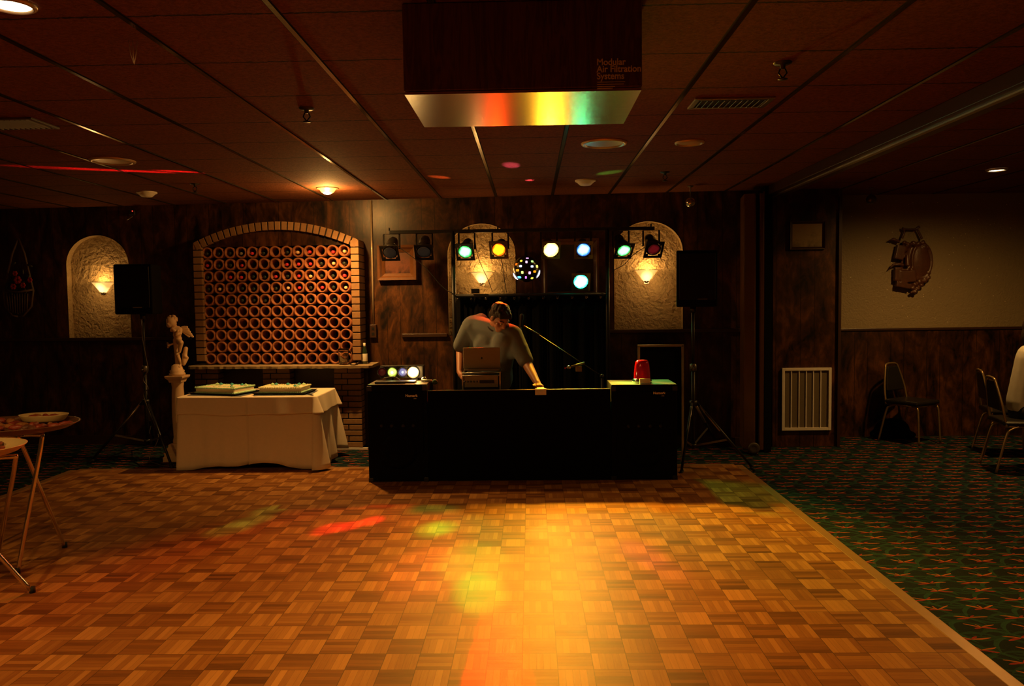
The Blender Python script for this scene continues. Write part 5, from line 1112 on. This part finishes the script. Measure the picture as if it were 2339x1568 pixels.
# loose cords of the stand
m = MB()
tag(MB().tube(spl([at(900, 556, YL-.1), at(925, 575, YL-.06), at(970, 610, YL-.05), at(1010, 655, YL-.03), at(1036, 672, YL-.03)]), .004, 6).build('spotlight_cable', MT['rubber']), 'cable looping from the leftmost spotlight to the left pole', 'cable', 'spotlight cables')
tag(MB().tube(spl([at(1086, 555, YL-.02), at(1090, 580, YL-.02), at(1100, 608, YL-.02), at(1115, 640, YL-.02), at(1125, 668, YL-.02)]), .0035, 6).build('spotlight_cable', MT['rubber']), 'cable hanging from the left green spotlight across the middle sconce', 'cable', 'spotlight cables')
tag(MB().tube(spl([at(1145, 590, YL-.02), at(1150, 620, YL-.02), at(1153, 645, YL-.02), at(1157, 668, YL-.02)]), .0035, 6).build('spotlight_cable', MT['rubber']), 'cable hanging from the red spotlight to the lower bar', 'cable', 'spotlight cables')
tag(MB().tube(spl([at(1490, 555, YL+.02), at(1450, 580, YL+.03), at(1425, 605, YL+.03), at(1395, 625, YL+.02), at(1390, 668, YL-.03)]), .004, 6).build('spotlight_cable', MT['rubber']), 'cable running from the rightmost spotlight down to the right pole', 'cable', 'spotlight cables')
q = at(1086, 660, YL-.01); m = MB(); m.box((q.x, YL-.02, zc2+.045), (.085, .05, .05)); tag(m.build('junction_box', MT['black'], bevel=.004), 'small black box on the lower bar before the middle sconce', 'box')
# ================================================================== MICROPHONE STAND WITH BOOM
YM = 7.38; b0 = at(1190, 740, YM); ms = thing('microphone_stand', (at(1392, 900, YM).x, YM, 0), 'black boom microphone stand slanting across the curtain right of the person', 'microphone stand')
A_ = at(1196, 745, YM); B_ = at(1375, 860, YM); Cx = B_.x
m = MB(); m.tube([A_, at(1232, 766, YM)], .009, 10); m.tube([at(1230, 765, YM), B_], .0045, 10); m.build('boom', MT['black'], ms)
m = MB(); m.tube([(B_.x, YM, .06), B_], .011, 12); m.build('pole', MT['black'], ms)
for k in range(3): a_ = k*2.09+.5; m = MB(); m.tube([(B_.x, YM, .14), (B_.x+.24*math.cos(a_), YM+.24*math.sin(a_), .016)], .008, 8); m.build('leg', MT['black'], ms)
m = MB(); m.ell(B_, .022, n=12); m.build('clutch', MT['black'], ms)
mk = thing('clip_microphone', at(1322, 836, YM-.03), 'microphone with red and chrome tip clipped to the boom', 'microphone')
m = MB(); m.tube([at(1335, 830, YM-.02), at(1305, 838, YM-.05)], [.014, .011], 12); m.build('body', MT['rackmetal'], mk); m = MB(); m.ell(at(1299, 840, YM-.055), (.022, .018, .018)); m.build('grille_head', MT['chrome'], mk)
m = MB(); m.box(at(1322, 843, YM-.035), (.055, .03, .05)); m.build('clip_block', mat('tan_plastic', (.25, .16, .08), .5), mk)
m = MB(); m.ell(at(1291, 842, YM-.06), .008, n=10); m.build('red_band', MT['red'], mk)
m2 = thing('microphone', at(1191, 735, 7.86), 'dark upright microphone on a thin pole right behind the person', 'microphone')
m = MB(); q = at(1190, 745, 7.86); m.tube([(q.x, q.y, .02), (q.x, q.y, q.z)], .008, 10); m.lathe([(0, 0), (.11, 0), (.10, .012), (0, .02)], (q.x, q.y, .002), n=24); m.build('pole', MT['black'], m2)
m = MB(); q3 = at(1192, 722, 7.86); m.cap(q, .014, q3, .022); m.build('head', mat('brown_foam', (.02, .010, .006), .8), m2)
# ================================================================== FRAMED BOARD AT THE RIGHT
YW = 7.85; a, b = at(1459, 790, YW), at(1559, 790, YW); zt2 = (a.z+b.z)/2; lean = .02
wb2 = thing('easel_board', ((a.x+b.x)/2, YW+.02, 0), 'dark board with a thin pale metal frame standing behind the right speaker cabinet', 'board')
for (x, w_) in ((a.x, .024), (b.x, .024)): m = MB(); m.box((x, YW, zt2/2+.01), (w_, .02, zt2-.02)); m.build('frame_post', MT['alu'], wb2, bevel=.002)
m = MB(); m.box(((a.x+b.x)/2, YW, zt2), (b.x-a.x+.024, .02, .022)); m.build('frame_top', MT['alu'], wb2, bevel=.002)
m = MB(); m.box(((a.x+b.x)/2, YW+.008, zt2*.6), (b.x-a.x-.02, .008, zt2*.78)); m.build('panel', MT['blackmatt'], wb2)
# ================================================================== FOLDING PARTITION
fp = thing('folding_partition', (at(1720, 700, 8.2).x, 8.2, 0), 'stacked brown folding partition door against the right end of the back wall', 'partition')
MT['part'] = mat('partition_vinyl', (.10, .045, .018), .28, var=.3, scale=6)
xs = [(1692, 8.42), (1700, 8.05), (1724, 8.02), (1730, 8.22), (1736, 8.02), (1744, 8.02)]
for k in range(len(xs)-1):
    (pa, ya), (pb, yb2) = xs[k], xs[k+1]; A2 = at(pa, 700, ya); B2 = at(pb, 700, yb2)
    d_ = Vector((B2.x-A2.x, B2.y-A2.y, 0)); L = d_.length; m = MB(); m.box(((A2.x+B2.x)/2, (A2.y+B2.y)/2, CE/2-.02), (L, .014, CE-.14), math.atan2(d_.y, d_.x)); m.build('leaf', MT['part'], fp, bevel=.004)
q = at(1753, 700, 8.15); m = MB(); m.box((q.x, 8.20, CE/2), (.07, .16, CE-.01)); m.build('jamb', MT['blackmatt'], fp)
q = at(1746, 700, 8.0); m = MB(); m.box((q.x, 8.03, CE/2-.01), (.012, .012, CE-.12)); m.build('edge_strip', MT['carving'], fp)
q = fl(1690, 1016); m = MB(); m.lathe([(0, 0), (.055, 0), (.06, .01), (.05, .02), (.03, .012), (0, .018)], (q.x-.02, 7.98, .075), axis='Y', n=20); rl = thing('cable_reel', (q.x-.02, 7.98, .0), 'small dark round reel on the carpet before the partition', 'reel')
m.build('disc', mat('reel_plastic', (.06, .045, .03), .5), rl); m = MB(); m.box((q.x-.02, 8.0, .010), (.05, .06, .02)); m.build('foot', MT['black'], rl)
# ================================================================== CHAIRS AT THE RIGHT
def chair(x, y, rz, label, frame=None):
    t_ = thing('stacking_chair', (x, y, 0), label, 'chair', 'black padded metal chairs', rz=rz); fm = frame or MT['brasstube']; r_ = .011
    # local: front toward -y
    m = MB(); m.box((0, 0, .455), (.40, .40, .045)); m.build('seat', MT['vinyl'], t_, world=False, bevel=.018)
    bp = [(-.19, .17, .42), (-.175, .20, .60), (-.115, .235, .80), (-.085, .245, .845), (0, .248, .855), (.085, .245, .845), (.115, .235, .80), (.175, .20, .60), (.19, .17, .42)]
    m = MB(); m.tube(spl(bp, 6), r_, 10); m.build('back_frame', fm, t_, world=False)
    m = MB(); P = []; n = 8
    for (z, w_, y_) in ((.56, .145, .20), (.64, .14, .207), (.72, .122, .222), (.79, .10, .232), (.825, .08, .238)):
        P += [(-w_, y_-.018, z), (w_, y_-.018, z), (w_, y_+.012, z), (-w_, y_+.012, z)]
    m.add(P, [(3, 2, 1, 0), (16, 17, 18, 19)]+[(j*4+k, j*4+(k+1) % 4, (j+1)*4+(k+1) % 4, (j+1)*4+k) for j in range(4) for k in range(4)], sm=False); m.build('backrest', MT['vinyl'], t_, world=False, bevel=.012)
    for sx in (-1, 1):
        m = MB(); m.tube(spl([(sx*.17, -.12, .425), (sx*.175, -.17, .41), (sx*.18, -.195, .36), (sx*.19, -.215, .012)], 6), r_, 10); m.build('leg', fm, t_, world=False)
        m = MB(); m.tube(spl([(sx*.17, .06, .425), (sx*.18, .13, .40), (sx*.19, .17, .34), (sx*.20, .25, .012)], 6), r_, 10); m.build('leg', fm, t_, world=False)
        m = MB(); m.tube([(sx*.17, -.15, .424), (sx*.17, .17, .424)], r_*.9, 8); m.build('seat_rail', fm, t_, world=False)
    m = MB(); m.tube([(-.17, -.16, .420), (.17, -.16, .420)], r_*.9, 8); m.build('seat_rail', fm, t_, world=False)
    return t_
q1 = fl(2061, 1012); q2 = fl(2143, 1012); ch0 = chair((q1.x+q2.x)/2-.10, 8.60, .55, 'lone black padded chair against the wall under the carved ornament')
g = fl(2275, 1083); ch1 = dup(ch0, (g.x+.28, g.y+.14, 0), 'black padded chair at the right edge, nearer of two, with the person on it', (0, 0, 1.38))
g = fl(2250, 1048); ch2 = dup(ch0, (g.x+.28, g.y+.14, 0), 'black padded chair at the right edge, farther of the two, seen from behind', (0, 0, 1.30))
# dark heap of a coat or bag on the carpet beneath the lone chair
q = fl(2048, 1006); t_ = thing('dark_bag', (q.x+.0, q.y+.22, 0), 'low dark domed bag on the carpet behind the legs of the lone chair', 'bag')
m = MB(); m.ell((q.x, q.y+.12, .10), (.20, .11, .13)); m.ell((q.x-.10, q.y+.11, .05), (.15, .11, .06)); m.ell((q.x+.12, q.y+.10, .045), (.14, .10, .05))
m.build('bag_body', MT['blackfab'], t_, remesh=.012, smooth_it=6)
# seated person at the right edge
sx0, sy0 = ch1.location.x+.13, ch1.location.y
sp = thing('person', (sx0, sy0, 0), 'seated person in a pale short-sleeved top, cut off by the right edge', 'person')
m = MB(); hp = Vector((sx0+.03, sy0+.05, .56)); sh = Vector((sx0, sy0, 1.02)); m.cap(hp, .14, sh, .13); m.cap(sh+Vector((0, 0, .08)), .055, sh+Vector((0, -.01, .20)), .06)
m.ell(sh+Vector((.02, -.02, .26)), (.075, .09, .11)); m.cap(sh+Vector((.05, -.10, .19)), .04, sh+Vector((.05, -.09, .22)), .05); m.ell(sh+Vector((.04, -.115, .25)), .016)
for s_ in (-1, 1):
    m.cap(sh+Vector((s_*.19, 0, .03)), .055, sh+Vector((s_*.21, -.02, -.24)), .045); m.cap(sh+Vector((s_*.21, -.02, -.24)), .044, sh+Vector((s_*.08, -.24, -.30)), .030)
    hand(m, sh+Vector((s_*.08, -.24, -.30)), Vector((-s_*.4, -1, -.1)), Vector((0, -.1, 1)), curl=.5)
    m.cap(hp+Vector((s_*.09, 0, -.02)), .085, hp+Vector((s_*.13, -.42, -.04)), .062); m.cap(hp+Vector((s_*.13, -.42, -.04)), .060, hp+Vector((s_*.14, -.42, -.44)), .042); m.cap(hp+Vector((s_*.14, -.40, -.47)), .038, hp+Vector((s_*.15, -.54, -.50)), .034)
m.build('body', MT['skin'], sp, remesh=.009)
m = MB(); m.cap(hp+Vector((0, 0, .05)), .165, sh, .155); m.cap(sh+Vector((-.12, 0, .02)), .09, sh+Vector((.12, 0, .02)), .09)
for s_ in (-1, 1): m.cap(sh+Vector((s_*.16, 0, .02)), .085, sh+Vector((s_*.21, -.02, -.17)), .075)
m.build('top', mat('pale_cotton', (.55, .52, .45), .9), sp, remesh=.012)
m = MB(); m.cap(hp+Vector((0, 0, .02)), .155, hp+Vector((0, 0, -.04)), .145)
for s_ in (-1, 1): m.cap(hp+Vector((s_*.09, 0, -.02)), .105, hp+Vector((s_*.13, -.42, -.04)), .080); m.cap(hp+Vector((s_*.13, -.42, -.04)), .080, hp+Vector((s_*.14, -.42, -.42)), .065)
m.build('trousers', MT['trouser'], sp, remesh=.012)
m = MB(); m.ell(sh+Vector((.015, .01, .29)), (.090, .095, .105)); m.ell(sh+Vector((.01, .05, .20)), (.08, .06, .12)); m.build('hair', MT['hair'], sp, remesh=.009)
for s_ in (-1, 1): m = MB(); m.cap(hp+Vector((s_*.14, -.38, -.505)), .045, hp+Vector((s_*.15, -.56, -.51)), .042); m.build('shoe', MT['black'], sp, remesh=.01)
sp.rotation_euler = (0, 0, 1.38)
bpy.context.view_layer.update()
